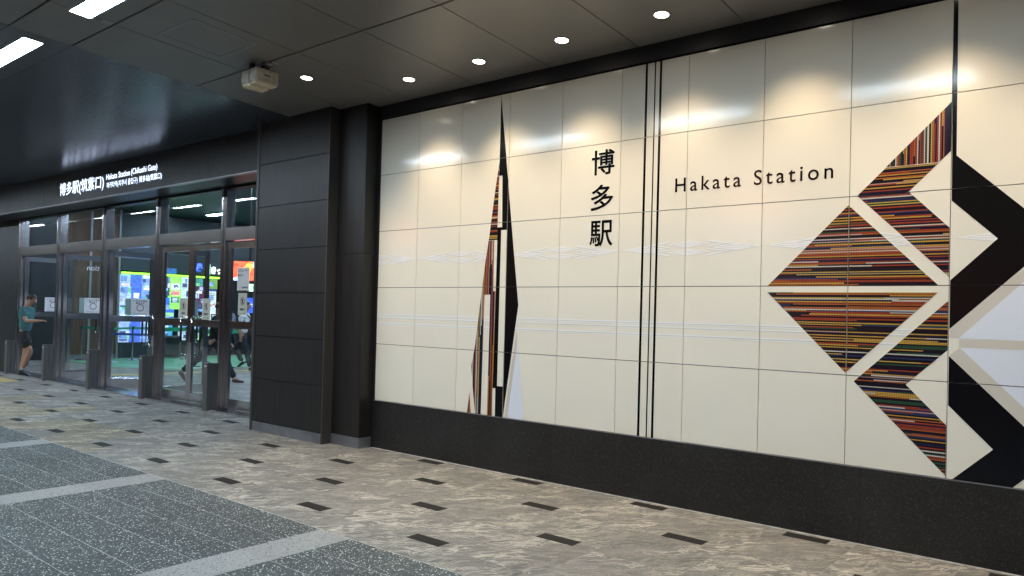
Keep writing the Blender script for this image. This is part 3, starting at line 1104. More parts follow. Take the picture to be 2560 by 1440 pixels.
# ------------------------------------------------------------------ sign fascia
fas = root('sign_fascia', 'dark fascia over the doors carrying the lit station name', 'sign', (-7.0, -0.17, 3.36), mat=FAC)
mb = MB()
mb.box(-12.2, -2.0, -0.17, -0.14, 3.365, 4.0, CLAD)
mb.build('face', fas, bevel=0.002)
mb = MB()
mb.box(-16.5, -2.0, -0.139, 0.62, 3.372, 3.40, CLAD)
mb.build('soffit', fas)
mb = MB()
mb.box(-12.23, -2.0, -0.174, -0.10, 3.350, 3.364, HATCH)
mb.build('edge_trim', fas)
mb = MB()
mb.box(-16.5, -12.205, -0.10, 0.3, 3.37, 4.0, DARKW)
mb.build('return_panel', fas)
yy = -0.1735
for body, x0, x1, z0, z1, bold in (('博多駅(筑紫口)', -8.53, -6.74, 3.470, 3.735, 0.009),
                                   ('Hakata Station', -6.65, -5.81, 3.634, 3.728, 0.008), ('(Chikushi Gate)', -5.765, -4.92, 3.612, 3.735, 0.008),
                                   ('하카타역(지쿠시 출입구)', -6.63, -5.545, 3.472, 3.588, 0.007), ('博多站(筑紫口)', -5.49, -4.77, 3.472, 3.588, 0.007)):
    mb = MB()
    put_text(mb, body, x0, x1, z0, z1, lambda u, z: (u, yy, z), SIGNM, bold)
    mb.build('lettering', fas)

# ------------------------------------------------------------------ guard posts before the mullions
gl = ['steel guard post beside the man in the teal shirt', 'second steel guard post from the left, before a door mullion',
      'middle steel guard post, between the two rightmost open doorways', 'steel guard post left of the shut pair of doors',
      'rightmost steel guard post, nearest the dark clad pier']
for i in range(5):
    x = XM[i]
    o = root('guard_post', gl[i], 'post', (x, 0.3, 0), 'steel guard posts before the doors', mat=FAC)
    mb = MB()
    mb.box(x - 0.105, x + 0.01, 0.20, 0.285, 0.0, 0.715, POSTM)
    mb.build('front_case', o, bevel=0.003)
    mb = MB()
    mb.box(x - 0.10, x + 0.005, 0.289, 0.37, 0.0, 0.71, POSTM)
    mb.build('rear_case', o, bevel=0.003)
    mb = MB()
    mb.box(x - 0.075, x - 0.02, 0.1975, 0.1995, 0.655, 0.68, PAPER)
    mb.build('maker_plate', o)

# ================================================================== STATION HALL BEHIND THE GLASS
hall = root('hall_floor', kind='structure')
mb = MB()
mb.box(-26, 3, 0.452, 16, -0.05, -0.0035, JOINT)
mb.build('bedding', hall)
hx = box_mesh('tile', 1.27, 0.634, 0.03, MARBLE)
for i in range(-16, -2):
    for j in range(0, 16):
        piece('tile', hx, hall, (X0 + i * 1.276 + 0.638 * (j % 2), 0.475 + (j + 0.5) * 0.64 - 0.02, -0.015))
hw = root('hall_walls', 'inner walls and ceiling of the station hall behind the doors', 'building')
mb = MB()
mb.box(-26, 3, 10.4, 10.6, 0, 4.5, INWALL)
mb.build('far_wall', hw)
mb = MB()
mb.box(-1.9, -1.7, 0.6, 10.4, 0, 4.5, INWALL)
mb.build('right_wall', hw)
mb = MB()
mb.box(-16.2, -16.05, 0.65, 2.55, 0, 4.5, DARKW)
mb.build('dark_wall', hw)
mb = MB()
mb.box(-26, -1.7, 0.62, 10.6, 4.3, 4.5, M('dim_hall_ceiling', (0.03, 0.05, 0.065), 0.5, var=0.1))
mb.build('hall_ceiling', hw)
ys = [2.55, 3.28, 4.06]
for y0, y1 in zip(ys[:-1], ys[1:]):
    mb = MB()
    mb.box(-16.1, -16.03, y0 + 0.03, y1 - 0.03, 0.12, 4.3, WOOD)
    mb.build('wood_panel', hw)
for y in ys:
    mb = MB()
    mb.box(-16.1, -16.0, y - 0.028, y + 0.028, 0, 4.3, HATCH)
    mb.build('metal_strip', hw)
mb = MB()
mb.box(-16.1, -16.02, 2.58, 4.03, 0, 0.118, KICK)
mb.build('skirting', hw)
# hall ceiling lamps, seen through the glass
for i, (x, y) in enumerate([(-5, 2.6), (-8, 2.6), (-11, 2.6), (-14, 2.6), (-5, 6.0), (-8, 6.0), (-11, 6.0), (-14, 6.0), (-11, 8.8), (-14, 8.8)]):
    o = root('hall_light', 'lit rectangular lamp in the ceiling of the hall behind the doors', 'ceiling light', (x, y, 4.29), 'hall lamps behind the glass')
    mb = MB()
    mb.box(x - 0.65, x + 0.65, y - 0.12, y + 0.12, 4.27, 4.299, HATCH)
    mb.build('frame', o)
    mb = MB()
    mb.box(x - 0.62, x + 0.62, y - 0.09, y + 0.09, 4.262, 4.2695, INL)
    mb.build('diffuser', o)

# green floor sheet with white lines, yellow tactile paving
gs = root('green_floor_sheet', 'bright green floor sheet with white lines behind the doors', 'floor sheet', (-13.5, 5, 0))
mb = MB()
mb.faces([(-11.3, 3.35, 0.004), (-11.0, 8.5, 0.004), (-15.6, 8.9, 0.004), (-15.7, 2.6, 0.004), (-13.0, 2.5, 0.004)], [(0, 1, 2, 3, 4)], GREENF)
mb.build('sheet', gs)
mb = MB()
for k in range(6):
    x = -11.55 - 0.62 * k
    mb.faces([(x, 3.7 - 0.06 * k, 0.008), (x - 0.07, 3.7 - 0.06 * k, 0.008), (x - 0.07, 8.4, 0.008), (x, 8.4, 0.008)], [(0, 1, 2, 3)], WHITEF)
mb.faces([(-11.55, 3.75, 0.009), (-13.4, 3.0, 0.009), (-13.4, 2.93, 0.009), (-11.55, 3.66, 0.009)], [(0, 1, 2, 3)], WHITEF)
mb.build('white_line', gs)
tc = root('tactile_paving', 'yellow tactile paving strip on the hall floor behind the glass', 'tactile paving', (-10.2, 3, 0))
bar = MB()
tile_t = box_mesh('block', 0.297, 0.297, 0.012, YELLOW, 0.003)
for k in range(22):
    t = k / 21
    piece('block', tile_t, tc, (-10.55 + 0.95 * t + 10.2, 1.6 + 6.3 * t - 3, 0.004))
to = root('tactile_plate', 'ochre tactile plate on the pavement at the left edge of the picture', 'tactile paving', (-10.5, -0.45, 0))
for i in range(4):
    for j in range(1):
        piece('block', box_mesh('block', 0.297, 0.297, 0.012, YELLOW, 0.003) if i == 0 else to.children[0].data, to, (0.22 - i * 0.3, 0.0, 0.003))

# -- ticket office front at x = -16, facing the doors
store = root('ticket_office', 'brightly lit ticket office front with green strip and lettering behind the glass', 'shop front', (-16.0, 6.0, 0))
SX = -16.0
def sb(name, y0, y1, z0, z1, d, mat, par=None):
    mb = MB()
    mb.box(SX - 0.1, SX + d, y0, y1, z0, z1, mat)
    return mb.build(name, par or store)
LIME = glow('lit_lime_strip', (0.30, 1.0, 0.06), 2.6)
def L(name, c, s):
    m = glow(name, c, s * 1.35)
    nt = m.node_tree
    b = nt.nodes['Principled BSDF']
    p = pos(nt)
    vo = nt.nodes.new('ShaderNodeTexVoronoi')
    vo.inputs['Scale'].default_value = 1.0
    vo.distance = 'CHEBYCHEV'
    nt.links.new(scaled(nt, p, (1, 14, 26)), vo.inputs['Vector'])
    sp = nt.nodes.new('ShaderNodeSeparateColor')
    nt.links.new(vo.outputs['Color'], sp.inputs[0])
    k = math_node(nt, 'MULTIPLY_ADD', sp.outputs[0], 1.0, 0.42)
    nt.links.new(math_node(nt, 'MULTIPLY', k, s * 1.35), b.inputs['Emission Strength'])
    return m
sb('header', 4.1, 10.2, 2.56, 4.25, 0.0, M('dark_teal_header', (0.03, 0.045, 0.05), 0.4))
for y0, y1 in ((4.15, 4.50), (4.52, 4.80), (4.82, 5.4), (5.42, 6.2), (6.22, 7.2)):
    sb('lime_strip', y0, y1, 2.455, 2.505, 0.05, LIME)
sb('base_wall', 4.1, 7.6, 0.0, 0.45, -0.02, M('dark_base', (0.03, 0.035, 0.04), 0.4))
BLUEP = L('lit_blue_panel', (0.10, 0.18, 0.75), 0.5)
sb('shop_window', 4.1, 4.4, 0.45, 2.44, -0.04, L('lit_pale_window', (0.45, 0.55, 0.95), 0.55))
sb('blue_panel', 4.42, 4.72, 0.45, 2.44, -0.03, BLUEP)
sb('shop_window', 4.74, 5.34, 0.45, 2.44, -0.04, L('lit_blue_window', (0.32, 0.42, 0.85), 0.5))
WH = L('lit_white_card', (0.75, 0.82, 1.0), 0.8)
for i, (y0, y1, z0, z1, c, s) in enumerate([
        (4.14, 4.36, 2.24, 2.30, (1, 1, 1), 1.2), (4.14, 4.36, 2.1, 2.16, (0.9, 0.6, 0.6), 0.6), (4.14, 4.38, 1.80, 1.98, (0.5, 0.6, 0.95), 0.7),
        (4.14, 4.38, 1.62, 1.76, (0.75, 0.6, 0.2), 0.6), (4.16, 4.36, 1.40, 1.52, (0.2, 0.8, 0.4), 0.6), (4.5, 4.64, 1.75, 1.9, (0.8, 0.9, 1), 0.8),
        (4.46, 4.62, 1.6, 1.68, (0.9, 0.9, 1), 0.9), (4.78, 4.96, 2.36, 2.42, (1, 1, 1), 1.4), (4.8, 5.0, 2.0, 2.06, (0.8, 0.9, 1), 0.9),
        (4.8, 5.3, 1.66, 1.80, (0.15, 0.5, 0.5), 0.5), (4.82, 5.0, 1.26, 1.44, (0.9, 0.95, 1), 0.8), (4.2, 4.4, 1.0, 1.25, (0.4, 0.5, 0.9), 0.6),
        (5.40, 5.54, 1.95, 2.42, (0.08, 0.09, 0.16), 0.3), (5.40, 5.54, 1.88, 1.94, (0.5, 0.75, 0.95), 0.7), (5.38, 5.70, 1.0, 1.80, (0.06, 0.18, 0.75), 0.55),
        (5.42, 5.68, 1.22, 1.34, (0.45, 0.8, 0.3), 0.6), (5.42, 5.66, 0.55, 0.95, (0.1, 0.45, 0.8), 0.6)]):
    sb('card', y0, y1, z0, z1, 0.01 + 0.002 * i, L('lit_card', c, s))
rs = random.Random(3)
def pastel():
    c = rs.choice([(0.45, 0.55, 0.95), (0.6, 0.68, 0.95), (0.85, 0.9, 1.0), (0.25, 0.4, 0.85), (0.15, 0.55, 0.6), (0.8, 0.7, 0.35), (0.85, 0.35, 0.4), (0.08, 0.10, 0.22), (0.35, 0.75, 0.35)])
    return c
CARDS = [L('lit_small_card', pastel(), rs.uniform(0.25, 0.85)) for _ in range(14)]
for y0, y1 in ((4.12, 4.40), (4.75, 5.33), (5.40, 5.54), (5.92, 6.12), (6.15, 6.6), (6.76, 7.04)):
    z = 0.5
    while z < 2.3:
        h_ = rs.uniform(0.06, 0.2)
        y = y0
        while y < y1 - 0.05:
            w_ = min(rs.uniform(0.06, 0.22), y1 - y)
            if rs.random() < 0.62:
                sb('card', y + 0.01, y + w_ - 0.01, z, z + h_ - 0.02, 0.058 + 0.004 * rs.random() if y0 > 5.9 else 0.045 + 0.004 * rs.random(), rs.choice(CARDS))
            y += w_
        z += h_
# green notice column
sb('green_column', 5.55, 5.89, 1.45, 2.44, 0.05, L('lit_green_column', (0.35, 0.95, 0.15), 0.8))
sb('white_column', 5.91, 6.12, 0.5, 2.44, 0.04, L('lit_white_column', (0.70, 0.75, 0.9), 0.6))
sb('maroon_panel', 6.12, 6.66, 1.60, 2.18, 0.05, M('maroon_panel', (0.09, 0.02, 0.05), 0.4, emit=(0.3, 0.05, 0.15), estr=0.25))
sb('teal_panel', 6.12, 6.60, 2.19, 2.43, 0.04, L('lit_teal_panel', (0.10, 0.32, 0.28), 0.5))
sb('green_panel', 6.75, 7.08, 2.12, 2.43, 0.05, L('lit_moss_panel', (0.18, 0.35, 0.10), 0.55))
sb('notice_column', 6.75, 7.05, 1.0, 2.05, 0.05, L('lit_notice_column', (0.60, 0.68, 0.72), 0.55))
sb('orange_block', 6.80, 7.02, 1.56, 1.66, 0.06, L('lit_orange_block', (0.75, 0.22, 0.08), 0.5))
sb('navy_block', 6.75, 7.05, 2.05, 2.11, 0.06, L('lit_navy_block', (0.04, 0.06, 0.3), 0.4))
for i in range(5):
    sb('text_row', 6.79, 6.99, 1.72 + i * 0.06, 1.735 + i * 0.06, 0.056, INK)
def stext(body, y0, y1, z0, z1, d, mat, bold=0.02):
    mb = MB()
    put_text(mb, body, y0, y1, z0, z1, lambda u, z: (SX + d, u, z), mat, bold)
    return mb.build('lettering', store)
sb('card', 5.57, 5.85, 2.04, 2.23, 0.06, L('lit_logo_card', (0.8, 0.88, 1.0), 0.9))
NAVY = M('navy_ink', (0.02, 0.03, 0.30), 0.4)
stext('JR', 5.64, 5.80, 2.09, 2.19, 0.065, NAVY, 0.05)
sb('card', 5.58, 5.84, 1.87, 2.0, 0.06, L('lit_pink_card', (0.9, 0.25, 0.3), 0.7))
sb('card', 5.58, 5.82, 1.64, 1.82, 0.06, L('lit_navy_card', (0.05, 0.08, 0.2), 0.4))
for i in range(4):
    sb('text_row', 5.62, 5.78, 1.66 + i * 0.038, 1.68 + i * 0.038, 0.066, WH)
stext('↑', 6.40, 6.52, 1.90, 2.10, 0.056, PAPER, 0.02)
stext('JR', 6.38, 6.58, 2.72, 2.89, 0.02, L('lit_blue_letters', (0.05, 0.10, 1.0), 3.0), 0.06)
stext('KYUSHU', 6.37, 6.53, 2.65, 2.69, 0.02, L('lit_blue_small', (0.05, 0.15, 1.0), 2.0), 0.03)
sb('lit_bar', 6.76, 6.83, 2.55, 2.90, 0.04, L('lit_mint_bar', (0.55, 1.0, 0.75), 1.6))
stext('きっぷ', 6.89, 7.42, 2.61, 2.82, 0.02, L('lit_white_letters', (0.95, 1.0, 1.0), 2.6), 0.05)
sb('blue_board', 5.40, 5.74, 2.53, 2.69, 0.03, L('lit_blue_board', (0.05, 0.20, 0.55), 0.5))
# boards further right along the front
sb('dark_opening', 7.5, 8.15, 0.0, 2.56, -0.06, DARKW)
sb('wall', 8.15, 10.2, 0.0, 2.56, -0.03, DARKW)
sb('green_emblem_board', 8.19, 8.40, 2.10, 2.34, 0.05, L('lit_emblem_board', (0.75, 1.0, 0.80), 1.1))
mb = MB()
mb.ring((SX + 0.055, 8.295, 2.22), 0.045, 0.075, 20, L('lit_emblem_green', (0.1, 0.6, 0.15), 0.8), axis='x')
mb.build('green_emblem', store)
sb('blue_poster', 8.12, 8.46, 1.38, 1.88, 0.03, L('lit_blue_poster', (0.05, 0.12, 0.85), 0.7))
for i in range(2):
    sb('text_row', 8.20, 8.42, 1.60 + i * 0.06, 1.62 + i * 0.06, 0.036, WH)

# -- glowing panel added in the hall in place of a reflection in the door glass
scr = root('reflection_stand_in', 'added orange and blue panel standing in for a screen reflection in the door beside the pier', 'screen', (-7.6, 3.0, 2.6))
cx_, cy_ = -7.43, 2.96
T = Matrix.Translation((cx_, cy_, 0)) @ Matrix.Rotation(math.radians(43), 4, 'Z')
def scp(u, z, d=0.0):
    return tuple(T @ Vector((u, -d, z)))
mb = MB()
vs = [scp(u, z, d) for d in (0, -0.06) for u, z in ((-0.36, 2.10), (0.40, 2.10), (0.40, 2.52), (-0.46, 2.52))]
mb.faces(vs, [(0, 1, 2, 3), (7, 6, 5, 4), (0, 4, 5, 1), (1, 5, 6, 2), (2, 6, 7, 3), (3, 7, 4, 0)], BLACKP)
mb.build('case', scr)
mb = MB()
def scq(pts, mat, d):
    mb.faces([scp(u, z, d) for u, z in pts], [tuple(range(len(pts)))], mat)
OR1, OR2 = L('lit_coral', (1.0, 0.12, 0.06), 1.25), L('lit_amber', (1.0, 0.42, 0.08), 1.3)
LB = L('lit_sky', (0.55, 0.68, 1.0), 1.1)
scq([(-0.36, 2.11), (0.39, 2.11), (0.39, 2.51), (-0.45, 2.51)], OR1, 0.004)
scq([(-0.35, 2.11), (-0.02, 2.11), (0.0, 2.30), (-0.12, 2.22), (-0.36, 2.16)], LB, 0.006)
scq([(0.06, 2.51), (0.08, 2.38), (0.22, 2.46), (0.385, 2.48), (0.385, 2.51)], LB, 0.006)
scq([(-0.16, 2.36), (0.0, 2.51), (0.055, 2.51), (0.07, 2.38), (0.02, 2.30), (-0.01, 2.20)], OR2, 0.008)
mb.build('picture', scr)
mb = MB()
mb.tube([scp(0, 2.52, -0.03), scp(0, 4.3, -0.03)], 0.025, BLACKP, 8)
mb.build('hanger', scr)

PO, PB = glow('lit_plaza_orange', (1.0, 0.30, 0.12), 4.0), glow('lit_plaza_white', (0.8, 0.8, 1.0), 3.0)
# -- two large advertising screens across the plaza; the glossy wall and the doors mirror them
for (lx_, lz_, w_, h_, lab) in ((-25.5, 5.67, 2.3, 2.3, 'orange advertising screen across the plaza, mirrored at the left end of the wall'),
                                (-5.0, 5.93, 2.9, 2.0, 'orange advertising screen across the plaza, mirrored under the wall lettering')):
    o = root('plaza_screen', lab, 'screen', (lx_, -24.0, 0), 'advertising screens across the plaza')
    mb = MB()
    mb.box(lx_ - w_ / 2 - 0.1, lx_ + w_ / 2 + 0.1, -24.3, -24.0, lz_ - h_ / 2 - 0.1, lz_ + h_ / 2 + 0.1, BLACKP)
    mb.build('case', o)
    mb = MB()
    mb.box(lx_ - w_ / 2, lx_ + w_ / 2, -24.0, -23.98, lz_ - h_ * 0.15, lz_ + h_ / 2, PO)
    mb.box(lx_ - w_ / 2, lx_ + w_ / 2, -24.0, -23.98, lz_ - h_ / 2, lz_ - h_ * 0.151, PB)
    mb.build('picture', o)
    mb = MB()
    mb.tube([(lx_, -24.15, 0), (lx_, -24.15, lz_ - h_ / 2)], 0.2, POSTM, 12)
    mb.build('pole', o)

# -- queue barriers, bin
def stanchion(x, y, lab, belts):
    o = root('queue_post', lab, 'queue post', (x, y, 0), 'steel queue posts with belts')
    mb = MB()
    n = 20
    mb.tube([(x, y, 0), (x, y, 0.012), (x, y, 0.03), (x, y, 0.045)], [0.16, 0.16, 0.11, 0.03], STEEL, n)
    mb.build('base', o, smooth=False)
    mb = MB()
    mb.tube([(x, y, 0.04), (x, y, 0.86)], 0.024, STEEL, 12)
    mb.build('post', o)
    mb = MB()
    mb.tube([(x, y, 0.861), (x, y, 0.95)], 0.034, BLACKP, 12)
    mb.build('head', o)
    for (bx_, by_, z, m) in belts:
        dv = Vector((bx_ - x, by_ - y, 0))
        nrm = dv.cross(Vector((0, 0, 1))).normalized() * 0.004
        a, b = Vector((x, y, z)), Vector((bx_, by_, z))
        mb = MB()
        vs = [a - nrm, a + nrm, b + nrm, b - nrm]
        vs = vs + [v + Vector((0, 0, 0.06)) for v in vs]
        mb.faces(vs, [(0, 1, 2, 3), (4, 7, 6, 5), (0, 4, 5, 1), (1, 5, 6, 2), (2, 6, 7, 3), (3, 7, 4, 0)], m)
        mb.build('belt', o)
BG = M('green_belt', (0.02, 0.30, 0.16), 0.6)
BB = M('blue_belt', (0.03, 0.10, 0.45), 0.6)
st = [(-15.5, 2.9), (-14.3, 3.2), (-14.9, 4.0), (-13.0, 3.75), (-11.87, 4.19), (-13.2, 5.2), (-11.14, 4.74), (-12.4, 6.0), (-14.6, 5.4)]
sl = ['queue post furthest left, before the wood wall', 'queue post seen through the third open doorway, nearest its left side',
      'queue post behind the blue belt in the third open doorway', 'queue post beside the round bin', 'queue post seen between the shut doors',
      'queue post behind the shut doors, further back', 'queue post left of the person in the white shirt', 'queue post behind the person in the white shirt',
      'queue post before the blue window of the ticket office']
nxt = {0: [(1, 0.87, BG)], 1: [(2, 0.87, BG), (3, 0.74, BB)], 3: [(5, 0.87, BG)], 4: [(6, 0.87, BG)], 6: [(7, 0.87, BG)], 5: [(7, 0.87, BG)], 2: [(8, 0.87, BG)], 7: [], 8: []}
for i, (x, y) in enumerate(st):
    stanchion(x, y, sl[i], [(st[j][0], st[j][1], z, m) for j, z, m in nxt[i]])
bn = root('round_bin', 'dark round bin with a steel foot before the ticket office', 'bin', (-15.3, 5.35, 0))
mb = MB()
mb.tube([(-15.3, 5.35, 0.05), (-15.3, 5.35, 0.10), (-15.3, 5.35, 0.62), (-15.3, 5.35, 0.66)], [0.22, 0.24, 0.24, 0.20], M('dark_green_plastic', (0.012, 0.022, 0.02), 0.35), 24)
mb.build('drum', bn)
mb = MB()
mb.tube([(-15.3, 5.35, 0.0), (-15.3, 5.35, 0.049)], 0.25, STEEL, 24)
mb.build('foot', bn)

# ================================================================== HANGING DEVICE UNDER THE CEILING
dv = root('ceiling_device', 'yellowed beige boxed device hanging from the ceiling on dark brackets', 'device', (-0.1, -1.5, 3.8))
dx0, dx1, dy0, dy1, dz0, dz1 = -0.235, 0.035, -1.635, -1.385, 3.775, 3.915
mb = MB()
mb.box(dx0, dx0 + 0.145, dy0, dy1, dz0, dz1 - 0.004, BEIGE)
mb.build('rear_shell', dv, bevel=0.012)
mb = MB()
mb.box(dx0 + 0.152, dx1, dy0 - 0.004, dy1 + 0.004, dz0 - 0.004, dz1, BEIGE)
mb.build('front_shell', dv, bevel=0.014)
mb = MB()
mb.box(dx0 + 0.01, dx0 + 0.14, dy0 + 0.004, dy1 - 0.02, dz0 - 0.028, dz0 + 0.006, BEIGE2)
mb.build('bottom_cover', dv, bevel=0.012)
mb = MB()
mb.box(dx0 + 0.16, dx1 - 0.01, dy0 + 0.004, dy1 - 0.01, dz0 - 0.014, dz0 - 0.003, BEIGE2)
mb.build('bottom_lip', dv, bevel=0.004)
mb = MB()
mb.box(dx1 - 0.001, dx1 + 0.0015, -1.545, -1.475, 3.845, 3.857, BLACKP)
mb.build('name_plate', dv)
for xx, yy_ in ((-0.16, -1.56), (-0.04, -1.50), (-0.10, -1.44)):
    mb = MB()
    mb.box(xx - 0.025, xx + 0.025, yy_ - 0.02, yy_ + 0.02, dz1 - 0.01, zc(yy_), BLACKP)
    mb.build('bracket', dv, bevel=0.003)
mb = MB()
mb.box(-0.05, 0.03, -1.53, -1.45, 3.962, 3.99, HATCH)
mb.box(0.045, 0.085, -1.50, -1.42, zc(-1.5) - 0.012, zc(-1.5), HATCH)
mb.build('clamp_plate', dv, bevel=0.003)

# ================================================================== PEOPLE
def skin_mesh(name, verts, edges, radii, mat, parent, levels=2, rootv=0, folds=0.0):
    me = bpy.data.meshes.new(name)
    bm = bmesh.new()
    lay = bm.verts.layers.skin.verify()
    bv = []
    for p, r in zip(verts, radii):
        v = bm.verts.new(p)
        rr = r if isinstance(r, tuple) else (r, r)
        v[lay].radius = rr
        bv.append(v)
    bv[rootv][lay].use_root = True
    for a, b in edges:
        bm.edges.new((bv[a], bv[b]))
    bm.to_mesh(me)
    bm.free()
    o = bpy.data.objects.new(name, me)
    COL.objects.link(o)
    sk = o.modifiers.new('skin', 'SKIN')
    sk.branch_smoothing = 0.5
    sk.use_smooth_shade = True
    sd = o.modifiers.new('sub', 'SUBSURF')
    sd.levels = levels
    sd.render_levels = levels
    dg = bpy.context.evaluated_depsgraph_get()
    fin = bpy.data.meshes.new_from_object(o.evaluated_get(dg))
    fin.name = name
    bpy.data.objects.remove(o)
    bpy.data.meshes.remove(me)
    if folds:
        for v in fin.vertices:
            c = v.co
            w = math.sin(c.z * 46 + 9 * c.x + 5 * math.sin(c.y * 17)) * math.sin(c.x * 23 + c.y * 31 + c.z * 8)
            v.co = c + v.normal * folds * w
    fin.materials.clear()
    fin.materials.append(mat)
    fin.polygons.foreach_set('use_smooth', [True] * len(fin.polygons))
    ob = bpy.data.objects.new(name, fin)
    COL.objects.link(ob)
    ob.parent = parent
    return ob

SKIN = M('skin', (0.42, 0.24, 0.16), 0.5, var=0.06)
HAIR = M('black_hair', (0.012, 0.010, 0.009), 0.45, var=0.3, scale=60)

def fwd(a):
    return Vector((0, math.sin(a), -math.cos(a)))

def person(label, x, y, heading, H, legs, arms, top, bottom, shoe, sleeve='short', trouser='long', lean=0.05, nod=0.0,
           bag=None, cap=None, phone=False, sock=None, hair=HAIR):
    """Local frame: +Y ahead, +X to the right. legs and arms: (flex, bend) in degrees for left and right."""
    o = root('person', label, 'person', (x, y, 0))
    o.rotation_euler = (0, 0, math.radians(heading - 90))
    LOC[o.name] = Vector((0, 0, 0))
    rd = math.radians
    th, sh = 0.245 * H, 0.245 * H
    hipw = 0.052 * H
    pts = {}
    pel = Vector((0, 0, 0))
    for s, (fl, bd) in zip((-1, 1), legs):
        hip = Vector((s * hipw, 0, -0.01))
        kn = hip + th * fwd(rd(fl))
        an = kn + sh * fwd(rd(fl - bd))
        pts[s] = [hip, kn, an]
    low = min(pts[s][2].z for s in (-1, 1))
    lift = Vector((0, 0, 0.048 * H - low))
    pel = pel + lift
    for s in (-1, 1):
        pts[s] = [q + lift for q in pts[s]]
    up = Vector((0, math.sin(lean), math.cos(lean)))
    waist = pel + up * 0.09 * H
    chest = pel + up * 0.22 * H
    neckb = pel + up * 0.305 * H
    neck = neckb + Vector((0, 0.012 * H + 0.02 * math.sin(nod), 0.035 * H))
    hv = Vector((0, math.sin(nod), math.cos(nod)))
    ff = Vector((0, math.cos(nod), -math.sin(nod)))
    chin = neck + hv * 0.018 * H + ff * 0.008 * H
    mid = chin + hv * 0.05 * H + ff * 0.004 * H
    crown = mid + hv * 0.045 * H - ff * 0.006 * H
    ar = {}
    for s, (fl, bd, out) in zip((-1, 1), arms):
        shd = neckb + Vector((s * 0.098 * H, 0, -0.018 * H))
        d = fwd(rd(fl)) + Vector((s * out, 0, 0))
        el = shd + 0.165 * H * d.normalized()
        d2 = fwd(rd(fl + bd)) + Vector((-s * out * 0.6, 0, 0))
        wr = el + 0.145 * H * d2.normalized()
        pm = wr + 0.045 * H * d2.normalized()
        ar[s] = [shd, el, wr, pm, d2.normalized()]
    # body: one continuous surface
    V, E, Rr = [], [], []
    def add(p, r, link=None):
        V.append(p)
        Rr.append(r)
        if link is not None:
            E.append((link, len(V) - 1))
        return len(V) - 1
    k = 1.10 * H / 1.72
    i_p = add(pel, (0.075 * k, 0.065 * k))
    i_w = add(waist, (0.080 * k, 0.065 * k), i_p)
    i_c = add(chest, (0.088 * k, 0.066 * k), i_w)
    i_n = add(neckb, (0.050 * k, 0.048 * k), i_c)
    i_k = add(neck, 0.052 * k, i_n)
    i_h = add(chin, (0.060 * k, 0.068 * k), i_k)
    i_m = add(mid, (0.072 * k, 0.090 * k), i_h)
    add(crown, (0.060 * k, 0.075 * k), i_m)
    add(mid + ff * 0.105 * k - hv * 0.012 * k, 0.012 * k, i_m)      # nose
    for s in (-1, 1):
        add(mid + Vector((s * 0.078 * k, -0.01, -0.01)), 0.016 * k, i_m)   # ears
        a = add(pts[s][0], 0.055 * k, i_p)
        q = pts[s][0].lerp(pts[s][1], 0.5)
        a = add(q, 0.058 * k, a)
        a = add(pts[s][1], 0.053 * k, a)
        q = pts[s][1].lerp(pts[s][2], 0.35)
        a = add(q, 0.052 * k, a)
        a = add(pts[s][2], 0.036 * k, a)
        sd, el, wr, pm, d2 = ar[s]
        a = add(sd, 0.040 * k, i_c)
        a = add(el, 0.038 * k, a)
        a = add(el.lerp(wr, 0.3), 0.037 * k, a)
        a = add(wr, 0.026 * k, a)
        a = add(pm, (0.034 * k, 0.018 * k), a)
        side = Vector((0, 0, 1)).cross(d2)
        side = side.normalized() if side.length > 0.1 else Vector((0, 1, 0))
        if abs(d2.z) > 0.8:
            side = Vector((0, 1, 0))
        curl = Vector((-s, 0, 0)) if abs(d2.z) > 0.8 else Vector((0, 0, -1))
        for j, (off, ln) in enumerate(((-0.026, 0.066), (-0.009, 0.078), (0.008, 0.074), (0.024, 0.058))):
            b0 = add(pm + side * off + d2 * 0.025, 0.0095, a)
            b1 = add(pm + side * off * 1.1 + d2 * (0.025 + ln * 0.55) + curl * 0.010, 0.0088, b0)
            add(pm + side * off * 1.1 + d2 * (0.025 + ln * 0.9) + curl * 0.030, 0.0075, b1)
        t0 = add(wr + side * 0.032 + d2 * 0.03, 0.011, a)
        add(wr + side * 0.046 + d2 * 0.075 + curl * 0.012, 0.009, t0)
    skin_mesh('body', V, E, Rr, SKIN, o)
    # shirt
    V, E, Rr = [], [], []
    b = add(pel + up * (-0.02 if trouser == 'long' else -0.05) * H + up * 0.02, (0.132 * k, 0.112 * k))
    w_ = add(waist, (0.128 * k, 0.108 * k), b)
    c_ = add(chest, (0.142 * k, 0.112 * k), w_)
    add(neckb + up * 0.004, (0.080 * k, 0.074 * k), c_)
    for s in (-1, 1):
        sd, el, wr, pm, d2 = ar[s]
        a = add(sd, 0.068 * k, c_)
        if sleeve == 'short':
            add(sd.lerp(el, 0.72), 0.060 * k, a)
        else:
            a = add(el, 0.050 * k, a)
            add(el.lerp(wr, 0.92), 0.038 * k, a)
    skin_mesh('shirt', V, E, Rr, top, o, 3, folds=0.011)
    # shorts or trousers
    V, E, Rr = [], [], []
    b = add(pel + up * 0.065 * H, (0.120 * k, 0.100 * k))
    p_ = add(pel - up * 0.005 * H, (0.128 * k, 0.108 * k), b)
    for s in (-1, 1):
        a = add(pts[s][0] + Vector((0, 0, -0.02)), 0.104 * k, p_)
        a = add(pts[s][0].lerp(pts[s][1], 0.5), 0.086 * k, a)
        if trouser == 'long':
            a = add(pts[s][1], 0.066 * k, a)
            a = add(pts[s][1].lerp(pts[s][2], 0.5), 0.060 * k, a)
            add(pts[s][2] + Vector((0, 0, 0.01)), 0.054 * k, a)
        else:
            add(pts[s][0].lerp(pts[s][1], 0.86), 0.084 * k, a)
